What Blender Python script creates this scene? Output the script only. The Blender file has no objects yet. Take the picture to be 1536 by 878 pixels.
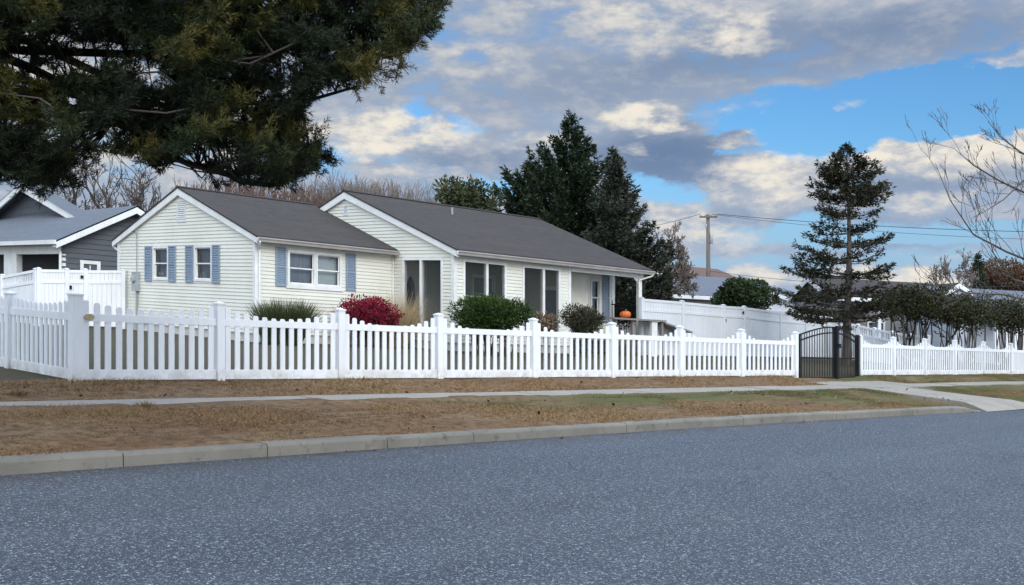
import bpy, math, random
import numpy as np
from mathutils import Vector
R = math.radians
random.seed(7); rng = np.random.default_rng(11)
SC = bpy.context.scene; COL = SC.collection

# ------------------------------------------------------------------ world frame
# eye height 1.6 m over the road; the street (and its lots) falls 5.3 % towards +x
EYE = 1.6; FALL = 0.053; F = 1600.0
def W(x, y, h): return (x, y, EYE + h - FALL * max(-110, min(110, x)))
def ST(a, b, h=0): return W(.695*a - .719*b, .719*a + .695*b, h)          # along / across the street
def HS(u, v, h=0): return W(-7.22 + .714*u + .70*v, 30 + .70*u - .714*v, h)  # ranch house frame
def NB(u, v, h=0): return W(-16.9 + .714*u + .70*v, 40 + .70*u - .714*v, h)  # neighbour house frame
def xat(px, z): return (px - 768)/F*z
def hat(px, py, z): return (474 - (py - FALL*(px - 768)))*z/F
def PX(px, py, z): return W(xat(px, z), z, hat(px, py, z))
def a_at(px, b):                       # street coordinate a of the point at bearing px on the line b
    t = (px - 768)/F; y = b/(-.719*t + .695); return .695*t*y + .719*y
def u_at(px, v):
    t = (px - 768)/F; return (t*(30 - .714*v) + 7.22 - .70*v)/(.714 - .70*t)
def v_at(px, u):
    t = (px - 768)/F; return (t*(30 + .70*u) + 7.22 - .714*u)/(.70 + .714*t)
def kerb_b(a): return 9.55 - .0018*(max(0, min(45, a)) - 9)**2
def sm(a, b, t):
    t = max(0, min(1, (t - a)/(b - a))); return t*t*(3 - 2*t)
def ground_h(a, b):
    k = kerb_b(a)
    if b < k + .12: return -1.70
    h = -1.475 + .135*max(0, min(1, (b - k)/(12.0 - k)))
    h += .11*sm(13.1, 14.5, b) + .10*sm(15, 23, b)
    return h
def overgrow(a): return max(0, (.42 + .10*math.sin(a*1.7) + .08*math.sin(a*4.3 + 1))*(1 - sm(9, 20, a)))
def gxy(x, y): return ground_h(.695*x + .719*y, -.719*x + .695*y)

# ------------------------------------------------------------------ object helpers
def tag(o, label=None, cat=None, group=None, kind=None):
    if label: o['label'] = label
    if cat: o['category'] = cat
    if group: o['group'] = group
    if kind: o['kind'] = kind
    return o
def thing(name, loc, label, cat, group=None):
    o = bpy.data.objects.new(name, None); COL.objects.link(o); o.location = loc
    o.empty_display_size = .3
    return tag(o, label, cat, group)
def root_loc(o):
    p = Vector((0, 0, 0))
    while o is not None: p += o.location; o = o.parent
    return p
def link(name, me, mat, parent=None, base=None):
    for m in (mat if isinstance(mat, (list, tuple)) else [mat]): me.materials.append(m)
    o = bpy.data.objects.new(name, me); COL.objects.link(o)
    if parent is not None:
        off = root_loc(parent); o.parent = parent
    else:
        n = len(me.vertices); co = np.empty(n*3, np.float32); me.vertices.foreach_get('co', co); co = co.reshape(-1, 3)
        off = Vector((float(co[:, 0].mean()), float(co[:, 1].mean()), float(co[:, 2].min()))) if base is None else Vector(base)
        o.location = off
    n = len(me.vertices); co = np.empty(n*3, np.float32); me.vertices.foreach_get('co', co)
    co = (co.reshape(-1, 3) - np.array(off, np.float32)).ravel(); me.vertices.foreach_set('co', co); me.update()
    return o

class MB:
    def __init__(s, M=None): s.v = []; s.f = []; s.uv = []; s.M = M or (lambda x, y, z: (x, y, z)); s.has_uv = False; s.h = []
    def pts(s, ps):
        i = len(s.v); s.v += [s.M(*p) for p in ps]; s.h += [p[2] for p in ps]; return list(range(i, len(s.v)))
    def face(s, ps, uv=None):
        s.f.append(s.pts(ps)); s.uv.append(uv)
        if uv: s.has_uv = True
    def box(s, x0, x1, y0, y1, z0, z1):
        c = s.pts([(x0,y0,z0),(x1,y0,z0),(x1,y1,z0),(x0,y1,z0),(x0,y0,z1),(x1,y0,z1),(x1,y1,z1),(x0,y1,z1)])
        for q in ((0,3,2,1),(4,5,6,7),(0,1,5,4),(1,2,6,5),(2,3,7,6),(3,0,4,7)): s.f.append([c[k] for k in q]); s.uv.append(None)
        return s
    def prism(s, poly, fn, d0, d1):      # poly: 2-d outline, fn(p,q,d) -> local 3-d
        n = len(poly)
        a = s.pts([fn(p, q, d0) for p, q in poly]); b = s.pts([fn(p, q, d1) for p, q in poly])
        s.f.append(a[::-1]); s.uv.append(None); s.f.append(b); s.uv.append(None)
        for i in range(n):
            j = (i+1) % n; s.f.append([a[i], a[j], b[j], b[i]]); s.uv.append(None)
        return s
    def tube(s, path, rad, n=6, cap=True):
        P = [Vector(s.M(*p)) for p in path]; rings = []
        if not isinstance(rad, (list, tuple)): rad = [rad]*len(P)
        ref = None
        for i, p in enumerate(P):
            d = (P[min(i+1, len(P)-1)] - P[max(i-1, 0)]).normalized()
            if ref is None: ref = d.orthogonal().normalized()
            x = (ref - d*ref.dot(d)).normalized(); ref = x; y = d.cross(x); k = len(s.v)
            for j in range(n):
                a = 2*math.pi*j/n; s.v.append(tuple(p + (x*math.cos(a) + y*math.sin(a))*rad[i]))
            rings.append(list(range(k, k+n)))
        for A, B in zip(rings, rings[1:]):
            for j in range(n): s.f.append([A[j], A[(j+1) % n], B[(j+1) % n], B[j]]); s.uv.append(None)
        if cap: s.f.append(rings[0][::-1]); s.uv.append(None); s.f.append(rings[-1]); s.uv.append(None)
        return s
    def lathe(s, c, prof, n=16):         # prof: (radius, height) in world metres about world point c
        rings = []
        for r, h in prof:
            k = len(s.v)
            for j in range(n):
                a = 2*math.pi*j/n; s.v.append((c[0]+r*math.cos(a), c[1]+r*math.sin(a), c[2]+h))
            rings.append(list(range(k, k+n)))
        for A, B in zip(rings, rings[1:]):
            for j in range(n): s.f.append([A[j], A[(j+1) % n], B[(j+1) % n], B[j]]); s.uv.append(None)
        s.f.append(rings[0][::-1]); s.uv.append(None); s.f.append(rings[-1]); s.uv.append(None)
        return s
    def build(s, name, mat, parent=None, smooth=False, base=None):
        me = bpy.data.meshes.new(name); me.from_pydata(s.v, [], s.f)
        if s.has_uv:
            l = me.uv_layers.new(name='UVMap'); k = 0
            for f, uv in zip(s.f, s.uv):
                for i in range(len(f)):
                    l.data[k].uv = uv[i] if uv else (0, 0); k += 1
        if smooth: me.polygons.foreach_set('use_smooth', [True]*len(me.polygons))
        if mat is VINYL and len(s.h) == len(s.v): me.attributes.new('above_soil', 'FLOAT', 'POINT').data.foreach_set('value', [q + 1.225 for q in s.h])
        me.update(); return link(name, me, mat, parent, base)

def quad_mesh(name, V, tint, mat, parent=None, base=None):
    V = np.asarray(V, np.float32); n = len(V); me = bpy.data.meshes.new(name)
    me.vertices.add(n*4); me.vertices.foreach_set('co', V.reshape(-1))
    me.loops.add(n*4); me.loops.foreach_set('vertex_index', np.arange(n*4, dtype=np.int32))
    me.polygons.add(n); me.polygons.foreach_set('loop_start', np.arange(0, n*4, 4, dtype=np.int32))
    me.polygons.foreach_set('loop_total', np.full(n, 4, np.int32))
    at = me.attributes.new('tint', 'FLOAT', 'POINT'); at.data.foreach_set('value', np.repeat(np.asarray(tint, np.float32), 4))
    me.update(calc_edges=True); return link(name, me, mat, parent, base)
def seg_mesh(name, segs, mat, parent=None, sides=4, base=None):   # tapered sticks
    S = np.asarray(segs, np.float32); p0 = S[:, 0:3]; p1 = S[:, 3:6]; r0 = S[:, 6:7]; r1 = S[:, 7:8]
    d = p1 - p0; d /= np.maximum(np.linalg.norm(d, axis=1, keepdims=True), 1e-6)
    ref = np.where(np.abs(d[:, 2:3]) < .9, np.array([[0, 0, 1.]]), np.array([[1., 0, 0]]))
    x = np.cross(d, ref); x /= np.linalg.norm(x, axis=1, keepdims=True); y = np.cross(d, x)
    n = len(S); V = np.zeros((n, 2, sides, 3), np.float32)
    for j in range(sides):
        a = 2*math.pi*j/sides; o = x*math.cos(a) + y*math.sin(a)
        V[:, 0, j] = p0 + o*r0; V[:, 1, j] = p1 + o*r1
    idx = np.arange(n*2*sides).reshape(n, 2, sides); Fq = []
    for j in range(sides):
        k = (j+1) % sides; Fq.append(np.stack([idx[:, 0, j], idx[:, 0, k], idx[:, 1, k], idx[:, 1, j]], 1))
    Fq = np.concatenate(Fq).astype(np.int32); m = len(Fq); me = bpy.data.meshes.new(name)
    me.vertices.add(n*2*sides); me.vertices.foreach_set('co', V.reshape(-1))
    me.loops.add(m*4); me.loops.foreach_set('vertex_index', Fq.reshape(-1))
    me.polygons.add(m); me.polygons.foreach_set('loop_start', np.arange(0, m*4, 4, dtype=np.int32))
    me.polygons.foreach_set('loop_total', np.full(m, 4, np.int32)); me.polygons.foreach_set('use_smooth', np.ones(m, bool))
    me.update(calc_edges=True); return link(name, me, mat, parent, base)

# ------------------------------------------------------------------ materials
def node_mat(name):
    m = bpy.data.materials.new(name); m.use_nodes = True; nt = m.node_tree
    return m, nt, nt.nodes['Principled BSDF']
def N(nt, t, **kw):
    n = nt.nodes.new(t)
    for k, v in kw.items():
        if k.startswith('_'): setattr(n, k[1:], v)
        else: n.inputs[k].default_value = v
    return n
def mixc(nt, fac, a, b, mode='MIX'):
    n = nt.nodes.new('ShaderNodeMix'); n.data_type = 'RGBA'; n.blend_type = mode
    for s, v in ((0, fac), (6, a), (7, b)):
        if hasattr(v, 'is_linked'): nt.links.new(v, n.inputs[s])
        elif s == 0: n.inputs[0].default_value = v
        else: n.inputs[s].default_value = (*v, 1)
    return n.outputs[2]
def ramp(nt, src, lo, hi):
    n = nt.nodes.new('ShaderNodeMapRange'); n.inputs[1].default_value = lo; n.inputs[2].default_value = hi
    nt.links.new(src, n.inputs[0]); return n.outputs[0]
def noise(nt, scale, detail=4, vec=None, rough=.55):
    n = N(nt, 'ShaderNodeTexNoise', Scale=scale, Detail=detail, Roughness=rough)
    if vec is not None: nt.links.new(vec, n.inputs['Vector'])
    return n.outputs['Fac']
def obj_co(nt, scale=(1, 1, 1)):
    t = nt.nodes.new('ShaderNodeTexCoord'); m = nt.nodes.new('ShaderNodeMapping'); m.inputs['Scale'].default_value = scale
    nt.links.new(t.outputs['Object'], m.inputs[0]); return m.outputs[0]
def bump(nt, b, src, strength, dist):
    n = N(nt, 'ShaderNodeBump', Strength=strength, Distance=dist); nt.links.new(src, n.inputs['Height']); nt.links.new(n.outputs[0], b.inputs['Normal'])
def mk(name, c, c2=None, scale=3, rough=.6, lo=.35, hi=.65, bstr=0, bscale=60, bdist=.01, stretch=(1, 1, 1), spec=.5, metal=0):
    m, nt, b = node_mat(name); co = obj_co(nt, stretch)
    c2 = c2 or tuple(x*.88 for x in c)
    nt.links.new(mixc(nt, ramp(nt, noise(nt, scale, 6, co), lo, hi), c, c2), b.inputs['Base Color'])
    b.inputs['Roughness'].default_value = rough; b.inputs['Specular IOR Level'].default_value = spec; b.inputs['Metallic'].default_value = metal
    if bstr: bump(nt, b, noise(nt, bscale, 4, co), bstr, bdist)
    return m
def leafmat(name, c0, c1, c2, rough=.65, trans=0.0):
    m, nt, b = node_mat(name); at = nt.nodes.new('ShaderNodeAttribute'); at.attribute_name = 'tint'
    r = nt.nodes.new('ShaderNodeValToRGB'); e = r.color_ramp.elements
    e[0].color = (*c0, 1); e[1].color = (*c2, 1); k = e.new(.5); k.color = (*c1, 1)
    nt.links.new(at.outputs['Fac'], r.inputs[0]); nt.links.new(r.outputs[0], b.inputs['Base Color'])
    b.inputs['Roughness'].default_value = rough; b.inputs['Specular IOR Level'].default_value = .25
    return m

def vinylmat():
    m, nt, b = node_mat('white_vinyl'); co = obj_co(nt, (3, 3, .5)); c2 = obj_co(nt, (1, 1, 1)); at = nt.nodes.new('ShaderNodeAttribute'); at.attribute_name = 'above_soil'
    base = mixc(nt, ramp(nt, noise(nt, 1.6, 6, co), .48, .85), (.735, .75, .77), (.61, .62, .625))
    lowf = nt.nodes.new('ShaderNodeMapRange'); lowf.inputs[1].default_value = .24; lowf.inputs[2].default_value = 0; nt.links.new(at.outputs['Fac'], lowf.inputs[0])
    sp = N(nt, 'ShaderNodeMath', _operation='MULTIPLY'); nt.links.new(lowf.outputs[0], sp.inputs[0]); nt.links.new(ramp(nt, noise(nt, 5, 8, c2, .7), .40, .72), sp.inputs[1])
    nt.links.new(mixc(nt, sp.outputs[0], base, (.34, .28, .21)), b.inputs['Base Color']); b.inputs['Roughness'].default_value = .42; return m
VINYL = vinylmat()
VINYL2 = mk('aged_white_vinyl', (.60, .62, .65), (.53, .545, .56), .9, .45, .4, .8)
TRIM = mk('white_trim', (.71, .72, .715), (.62, .62, .59), 2.5, .5)
GUTTER = mk('gutter_paint', (.37, .345, .335), (.30, .28, .27), 2, .4)
FOUND = mk('foundation_block', (.55, .53, .49), (.42, .40, .37), 4, .9, bstr=.4)
SHUT = mk('blue_shutter_paint', (.19, .25, .33), (.21, .27, .345), 5, .5)
DARKMETAL = mk('black_iron', (.008, .008, .010), (.014, .014, .016), 8, .6, spec=.2)
METERGREY = mk('meter_grey', (.33, .36, .38), (.26, .28, .30), 6, .45)
PIPEGREY = mk('conduit_grey', (.26, .27, .28), None, 6, .5)
DECKWOOD = mk('weathered_deck', (.23, .21, .19), (.15, .14, .13), 3, .85, stretch=(1, 8, 8))
BARKD = mk('dark_bark', (.022, .018, .015), (.012, .010, .009), 6, .95, bstr=.8, bscale=14, bdist=.03, stretch=(1, 1, .3))
BARKG = mk('grey_bark', (.12, .10, .085), (.06, .05, .042), 6, .95, bstr=.6, bscale=20, bdist=.02, stretch=(1, 1, .3))
TWIG = mk('bare_twig', (.085, .065, .055), (.05, .04, .035), 3, .9)
TWIGR = mk('reddish_twig', (.16, .10, .08), (.10, .065, .05), 3, .9)
TWIGT = mk('pale_dry_twig', (.20, .165, .14), (.13, .11, .10), 3, .9)
WOODPOLE = mk('pole_wood', (.15, .125, .10), (.09, .075, .06), 4, .9, stretch=(6, 6, .5))
PUMP = mk('pumpkin_skin', (.56, .12, .012), (.45, .085, .01), 8, .5)
STEM = mk('pumpkin_stem', (.16, .13, .06), None, 8, .8)
TAN = mk('tan_plaque', (.42, .34, .19), (.33, .26, .14), 10, .6)
INTER = mk('interior_paint', (.44, .46, .40), (.38, .40, .35), 1, .8)
FLOORW = mk('sunroom_floor', (.22, .21, .19), None, 2, .6)
CURT = mk('pale_curtain', (.25, .28, .31), (.17, .19, .21), 9, .9, stretch=(1, 1, .15))
BLIND = mk('pale_blind', (.58, .61, .59), (.5, .53, .52), 14, .8, stretch=(.2, .2, 3))
DOORP = mk('cream_door_paint', (.74, .72, .62), None, 2, .5)
GREYSIDE = mk('charcoal_lap_siding', (.075, .082, .095), (.06, .066, .076), 2, .6, stretch=(1, 1, 4))
BROWNROOF = mk('brown_shingle', (.13, .075, .055), (.09, .055, .042), 4, .9)
TANWALL = mk('tan_siding', (.45, .39, .31), None, 2, .7)
GREYWALL = mk('grey_stucco', (.27, .26, .255), (.21, .20, .20), 1.2, .8)
PALEWALL = mk('pale_blue_siding', (.47, .50, .56), (.42, .45, .50), 1, .7, stretch=(1, 1, 5))
FARWHITE = mk('far_white_paint', (.70, .72, .75), None, 2, .6)
DARKGLASS = mk('dark_window_glass', (.02, .024, .03), None, 3, .08)
INSUL = mk('porcelain_insulator', (.35, .33, .30), None, 5, .3)
WIREM = mk('black_wire', (.02, .02, .022), None, 5, .6)

def glassmat(name, tint, refl):
    m, nt, b = node_mat(name); out = nt.nodes['Material Output']
    tr = N(nt, 'ShaderNodeBsdfTransparent'); tr.inputs[0].default_value = (*tint, 1)
    gl = N(nt, 'ShaderNodeBsdfGlossy', Roughness=.03); gl.inputs[0].default_value = (.75, .8, .85, 1)
    fr = N(nt, 'ShaderNodeFresnel', IOR=1.5); ad = N(nt, 'ShaderNodeMath', _operation='ADD'); ad.inputs[1].default_value = refl
    nt.links.new(fr.outputs[0], ad.inputs[0]); mx = N(nt, 'ShaderNodeMixShader')
    nt.links.new(ad.outputs[0], mx.inputs[0]); nt.links.new(tr.outputs[0], mx.inputs[1]); nt.links.new(gl.outputs[0], mx.inputs[2]); nt.links.new(mx.outputs[0], out.inputs[0])
    return m
GLASS = glassmat('window_glass', (.78, .82, .84), .02)
def screenmat():
    m, nt, b = node_mat('insect_screen'); out = nt.nodes['Material Output']
    tr = N(nt, 'ShaderNodeBsdfTransparent'); df = N(nt, 'ShaderNodeBsdfDiffuse'); df.inputs[0].default_value = (.06, .065, .065, 1)
    mx = N(nt, 'ShaderNodeMixShader'); mx.inputs[0].default_value = .22
    nt.links.new(tr.outputs[0], mx.inputs[1]); nt.links.new(df.outputs[0], mx.inputs[2]); nt.links.new(mx.outputs[0], out.inputs[0]); return m
SCREEN = screenmat()

def sidingmat():
    m, nt, b = node_mat('cream_vinyl_siding'); co = obj_co(nt, (1, 1, 1)); st = obj_co(nt, (1.5, 1.5, .25))
    base = mixc(nt, ramp(nt, noise(nt, .7, 5, co), .4, .7), (.665, .655, .58), (.60, .585, .505))
    dirt = ramp(nt, noise(nt, 2.2, 7, st, .65), .56, .80)
    n = N(nt, 'ShaderNodeMath', _operation='MULTIPLY'); n.inputs[1].default_value = .45; nt.links.new(dirt, n.inputs[0])
    nt.links.new(mixc(nt, n.outputs[0], base, (.50, .49, .40)), b.inputs['Base Color']); b.inputs['Roughness'].default_value = .5
    return m
SIDING = sidingmat()
def shinglemat(name, c1, c2, mortar):
    m, nt, b = node_mat(name); t = nt.nodes.new('ShaderNodeTexCoord')
    br = N(nt, 'ShaderNodeTexBrick', Scale=1.0, **{'Mortar Size': .008, 'Brick Width': .33, 'Row Height': .14, 'Bias': 0.0})
    br.offset = .37; br.inputs['Color1'].default_value = (*c1, 1); br.inputs['Color2'].default_value = (*c2, 1); br.inputs['Mortar'].default_value = (*mortar, 1)
    nt.links.new(t.outputs['UV'], br.inputs['Vector'])
    rw = nt.nodes.new('ShaderNodeMapping'); rw.inputs['Scale'].default_value = (.12, 3.6, 1); nt.links.new(t.outputs['UV'], rw.inputs[0])
    nz = ramp(nt, noise(nt, 1.6, 6, rw.outputs[0]), .35, .68)
    c = mixc(nt, .45, br.outputs[0], mixc(nt, nz, c1, c2))
    g = ramp(nt, noise(nt, 90, 2, t.outputs['UV']), .3, .7); c = mixc(nt, g, mixc(nt, .12, c, (0, 0, 0)), mixc(nt, .06, c, (1, 1, 1)))
    nt.links.new(c, b.inputs['Base Color']); b.inputs['Roughness'].default_value = .95; b.inputs['Specular IOR Level'].default_value = .12
    bump(nt, b, br.outputs['Fac'], .35, -.008); return m
SHING = shinglemat('brown_grey_shingle', (.046, .036, .032), (.019, .0160, .0145), (.011, .0095, .009))
SHINGB = shinglemat('blue_grey_shingle', (.115, .132, .158), (.088, .10, .122), (.06, .068, .08))
SHINGL = shinglemat('pale_grey_shingle', (.115, .130, .165), (.095, .108, .138), (.07, .08, .095))

def asphalt():
    m, nt, b = node_mat('worn_blue_grey_asphalt'); t = nt.nodes.new('ShaderNodeTexCoord'); uv = t.outputs['UV']
    fine = noise(nt, 85, 3, uv, .7); mid = noise(nt, 26, 3, uv, .6); big = noise(nt, .30, 5, uv); med = noise(nt, 1.7, 5, uv, .6)
    lane = nt.nodes.new('ShaderNodeMapping'); lane.inputs['Scale'].default_value = (.05, .9, 1); nt.links.new(uv, lane.inputs[0]); ln = noise(nt, 1.0, 3, lane.outputs[0])
    vo = N(nt, 'ShaderNodeTexVoronoi', Scale=105.0); nt.links.new(uv, vo.inputs['Vector'])
    base = mixc(nt, ramp(nt, big, .35, .68), (.044, .055, .072), (.060, .070, .085))
    base = mixc(nt, ramp(nt, ln, .40, .62), base, mixc(nt, .5, base, (.085, .098, .120)))
    base = mixc(nt, ramp(nt, med, .48, .75), base, mixc(nt, .35, base, (.03, .038, .05)))
    base = mixc(nt, ramp(nt, fine, .40, .60), mixc(nt, .7, base, (.010, .013, .019)), base)
    st = N(nt, 'ShaderNodeMath', _operation='MULTIPLY'); nt.links.new(ramp(nt, vo.outputs['Color'], .58, .92), st.inputs[0]); nt.links.new(ramp(nt, mid, .40, .62), st.inputs[1])
    base = mixc(nt, st.outputs[0], base, (.42, .46, .52))
    # grit and soil washed against the kerb, and a few hairline cracks
    sep = nt.nodes.new('ShaderNodeSeparateXYZ'); nt.links.new(uv, sep.inputs[0])
    gr = N(nt, 'ShaderNodeMath', _operation='MULTIPLY'); nt.links.new(ramp(nt, sep.outputs[1], 8.7, 9.5), gr.inputs[0]); nt.links.new(ramp(nt, noise(nt, 3.1, 6, uv, .7), .40, .66), gr.inputs[1])
    base = mixc(nt, gr.outputs[0], base, (.060, .052, .040))
    ck = N(nt, 'ShaderNodeTexVoronoi', Scale=.42, _feature='DISTANCE_TO_EDGE'); wv = nt.nodes.new('ShaderNodeVectorMath'); wv.operation = 'ADD'
    nz = N(nt, 'ShaderNodeTexNoise', Scale=2.2, Detail=6); nt.links.new(uv, nz.inputs['Vector']); nt.links.new(uv, wv.inputs[0]); nt.links.new(nz.outputs['Color'], wv.inputs[1]); nt.links.new(wv.outputs[0], ck.inputs['Vector'])
    cr = N(nt, 'ShaderNodeMath', _operation='LESS_THAN'); nt.links.new(ck.outputs['Distance'], cr.inputs[0]); cr.inputs[1].default_value = .0035
    cm = N(nt, 'ShaderNodeMath', _operation='MULTIPLY'); nt.links.new(cr.outputs[0], cm.inputs[0]); nt.links.new(ramp(nt, noise(nt, .22, 3, uv), .50, .60), cm.inputs[1])
    base = mixc(nt, cm.outputs[0], base, (.02, .024, .03))
    nt.links.new(base, b.inputs['Base Color']); b.inputs['Roughness'].default_value = .85; b.inputs['Specular IOR Level'].default_value = .3
    bump(nt, b, fine, .6, .008); return m
ASPH = asphalt()
def concrete(name, c1, c2, dark):
    m, nt, b = node_mat(name); co = obj_co(nt)
    c = mixc(nt, ramp(nt, noise(nt, 1.6, 7, co), .35, .7), c1, c2)
    c = mixc(nt, ramp(nt, noise(nt, 7, 8, co, .7), .56, .72), c, dark)
    nt.links.new(c, b.inputs['Base Color']); b.inputs['Roughness'].default_value = .9
    bump(nt, b, noise(nt, 45, 5, co), .5, .008); return m
CONC = concrete('sidewalk_concrete', (.27, .24, .20), (.215, .195, .165), (.15, .135, .11))
KERB = concrete('kerb_concrete', (.185, .172, .145), (.125, .118, .10), (.07, .064, .055))
def groundmat():
    m, nt, b = node_mat('dry_lawn_ground'); t = nt.nodes.new('ShaderNodeTexCoord'); uv = t.outputs['UV']
    sep = nt.nodes.new('ShaderNodeSeparateXYZ'); nt.links.new(uv, sep.inputs[0])
    mp = nt.nodes.new('ShaderNodeMapping'); mp.inputs['Scale'].default_value = (.5, 1.2, 1); nt.links.new(uv, mp.inputs[0])
    n1 = noise(nt, 1.1, 6, mp.outputs[0]); n2 = noise(nt, 6, 7, uv, .7); n3 = noise(nt, 30, 4, uv, .7)
    c = mixc(nt, ramp(nt, n1, .38, .64), (.200, .118, .064), (.255, .175, .105))
    c = mixc(nt, ramp(nt, n2, .42, .66), c, (.085, .054, .032))
    c = mixc(nt, ramp(nt, n3, .35, .7), mixc(nt, .35, c, (.03, .02, .012)), c)
    ga = ramp(nt, sep.outputs[0], 9.5, 15); gb_ = ramp(nt, sep.outputs[1], 10.3, 11.5); gm2 = N(nt, 'ShaderNodeMath', _operation='MULTIPLY'); nt.links.new(ga, gm2.inputs[0]); nt.links.new(gb_, gm2.inputs[1])
    g2 = ramp(nt, sep.outputs[0], 18, 22); gx = N(nt, 'ShaderNodeMath', _operation='MAXIMUM'); nt.links.new(gm2.outputs[0], gx.inputs[0]); nt.links.new(g2, gx.inputs[1])
    s3 = N(nt, 'ShaderNodeMath', _operation='MULTIPLY'); nt.links.new(gx.outputs[0], s3.inputs[0]); nt.links.new(ramp(nt, noise(nt, .9, 5, mp.outputs[0]), .36, .58), s3.inputs[1])
    ns = N(nt, 'ShaderNodeMath', _operation='LESS_THAN'); nt.links.new(sep.outputs[1], ns.inputs[0]); ns.inputs[1].default_value = 12.6; ng = N(nt, 'ShaderNodeMath', _operation='GREATER_THAN'); nt.links.new(sep.outputs[0], ng.inputs[0]); ng.inputs[1].default_value = 27
    sx = N(nt, 'ShaderNodeMath', _operation='MAXIMUM'); nt.links.new(ns.outputs[0], sx.inputs[0]); nt.links.new(ng.outputs[0], sx.inputs[1]); s4 = N(nt, 'ShaderNodeMath', _operation='MULTIPLY'); nt.links.new(s3.outputs[0], s4.inputs[0]); nt.links.new(sx.outputs[0], s4.inputs[1])
    c = mixc(nt, s4.outputs[0], c, mixc(nt, n2, (.055, .066, .022), (.105, .105, .045)))
    yd = ramp(nt, sep.outputs[1], 14.4, 15.2); c = mixc(nt, yd, c, mixc(nt, ramp(nt, n2, .35, .65), (.055, .050, .034), (.085, .072, .048)))
    nt.links.new(c, b.inputs['Base Color']); b.inputs['Roughness'].default_value = 1.0; b.inputs['Specular IOR Level'].default_value = .1
    bump(nt, b, n2, .8, .04); return m
GROUND = groundmat()
GRASS = leafmat('lawn_blade', (.085, .044, .020), (.275, .175, .092), (.062, .080, .026), .85)

# foliage
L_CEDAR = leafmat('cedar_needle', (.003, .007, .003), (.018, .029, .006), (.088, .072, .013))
L_SPRUCE = leafmat('spruce_needle', (.0075, .015, .008), (.020, .036, .016), (.062, .076, .034))
L_GREYSP = leafmat('grey_green_needle', (0.015, 0.021, 0.0128), (0.036, 0.042, 0.027), (0.0788, 0.075, 0.057))
L_PINE = leafmat('pine_needle', (0.0098, 0.0126, 0.0063), (0.0224, 0.0245, 0.0098), (0.049, 0.0434, 0.0182))
L_OLIVE = leafmat('olive_leaf', (.020, .028, .010), (.040, .050, .018), (.075, .076, .028))
L_ROUND = leafmat('dark_green_leaf', (0.0119, 0.0238, 0.0085), (0.0238, 0.0425, 0.0119), (0.0467, 0.0638, 0.017))
L_SCRUB = leafmat('scrub_leaf', (0.0162, 0.0189, 0.009), (0.0324, 0.036, 0.0135), (0.0675, 0.063, 0.0252))
L_RED = leafmat('crimson_leaf', (.055, .004, .009), (.165, .006, .022), (.30, .016, .042))
L_YEW = leafmat('yew_needle', (0.008, 0.0208, 0.0032), (0.024, 0.052, 0.0064), (0.064, 0.1, 0.0144))
L_HERB = leafmat('rosemary_leaf', (.014, .028, .009), (.032, .050, .016), (.080, .080, .034))
L_DARK = leafmat('bronze_green_leaf', (.022, .022, .014), (.040, .042, .022), (.075, .050, .030))
L_TAN = leafmat('straw_blade', (.30, .20, .085), (.42, .31, .17), (.52, .43, .28))
L_BROWN = leafmat('withered_leaf', (.085, .055, .035), (.14, .09, .06), (.22, .16, .11))
L_RUST = leafmat('rust_leaf', (.05, .030, .018), (.095, .048, .026), (.15, .082, .045))
L_LITTER = leafmat('fallen_leaf', (.05, .028, .016), (.11, .06, .03), (.20, .125, .06))

# ------------------------------------------------------------------ ground, road, kerb, paths
def axis(lo, hi, fine_lo, fine_hi, step, coarse):
    r = list(np.arange(fine_lo, fine_hi + 1e-6, step)); x = fine_hi
    while x < hi: x += coarse; r.append(x)
    x = fine_lo
    while x > lo: x -= coarse; r.insert(0, x)
    return r
As = axis(-160, 300, -14, 46, .5, 12); Bs = [-80, -30, -8, 0, 5, 8, 8.6]
mb = MB(ST); bump_rng = random.Random(3)
rows = []
for a in As:
    k = kerb_b(a); bl = [-90, -40, -8, 0, 5, k - .3, k + .10, k + .13] + list(np.arange(k + .25, 15.3, .2)) + [16, 17.5, 19, 21, 23, 26, 30, 40, 60, 100, 180, 300]
    nn = 52; bl = bl[:8] + list(np.linspace(k + .2, 15.3, nn)) + bl[-12:]
    rows.append([(a, b) for b in bl])
hm = {}
V = []; UV = []
for row in rows:
    for (a, b) in row:
        h = ground_h(a, b)
        if b > kerb_b(a) + .3 and b < 15.5 and not (12.0 < b < 13.15): h += bump_rng.uniform(-.012, .014)
        if 12.05 + overgrow(a) < b < 13.12: h -= .04
        elif b <= 12.05 + overgrow(a) and b > 12.0: h = max(h, -1.318)
        if 24.3 < a < 29.3 and kerb_b(a) < b < 12.2: h -= .16
        if 25.4 < a < 29.6 and 13 < b < 15.5: h -= .05
        V.append(ST(a, b, h)); UV.append((a, b))
m = len(rows[0]); Fc = []
for i in range(len(rows)-1):
    for j in range(m-1): Fc.append([i*m+j, (i+1)*m+j, (i+1)*m+j+1, i*m+j+1])
me = bpy.data.meshes.new('ground'); me.from_pydata(V, [], Fc); l = me.uv_layers.new(name='UVMap')
for p in me.polygons:
    for li in p.loop_indices: l.data[li].uv = UV[me.loops[li].vertex_index]
me.polygons.foreach_set('use_smooth', [True]*len(me.polygons))
tag(link('ground', me, GROUND, None, (0, 0, 0)), kind='structure')

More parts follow.
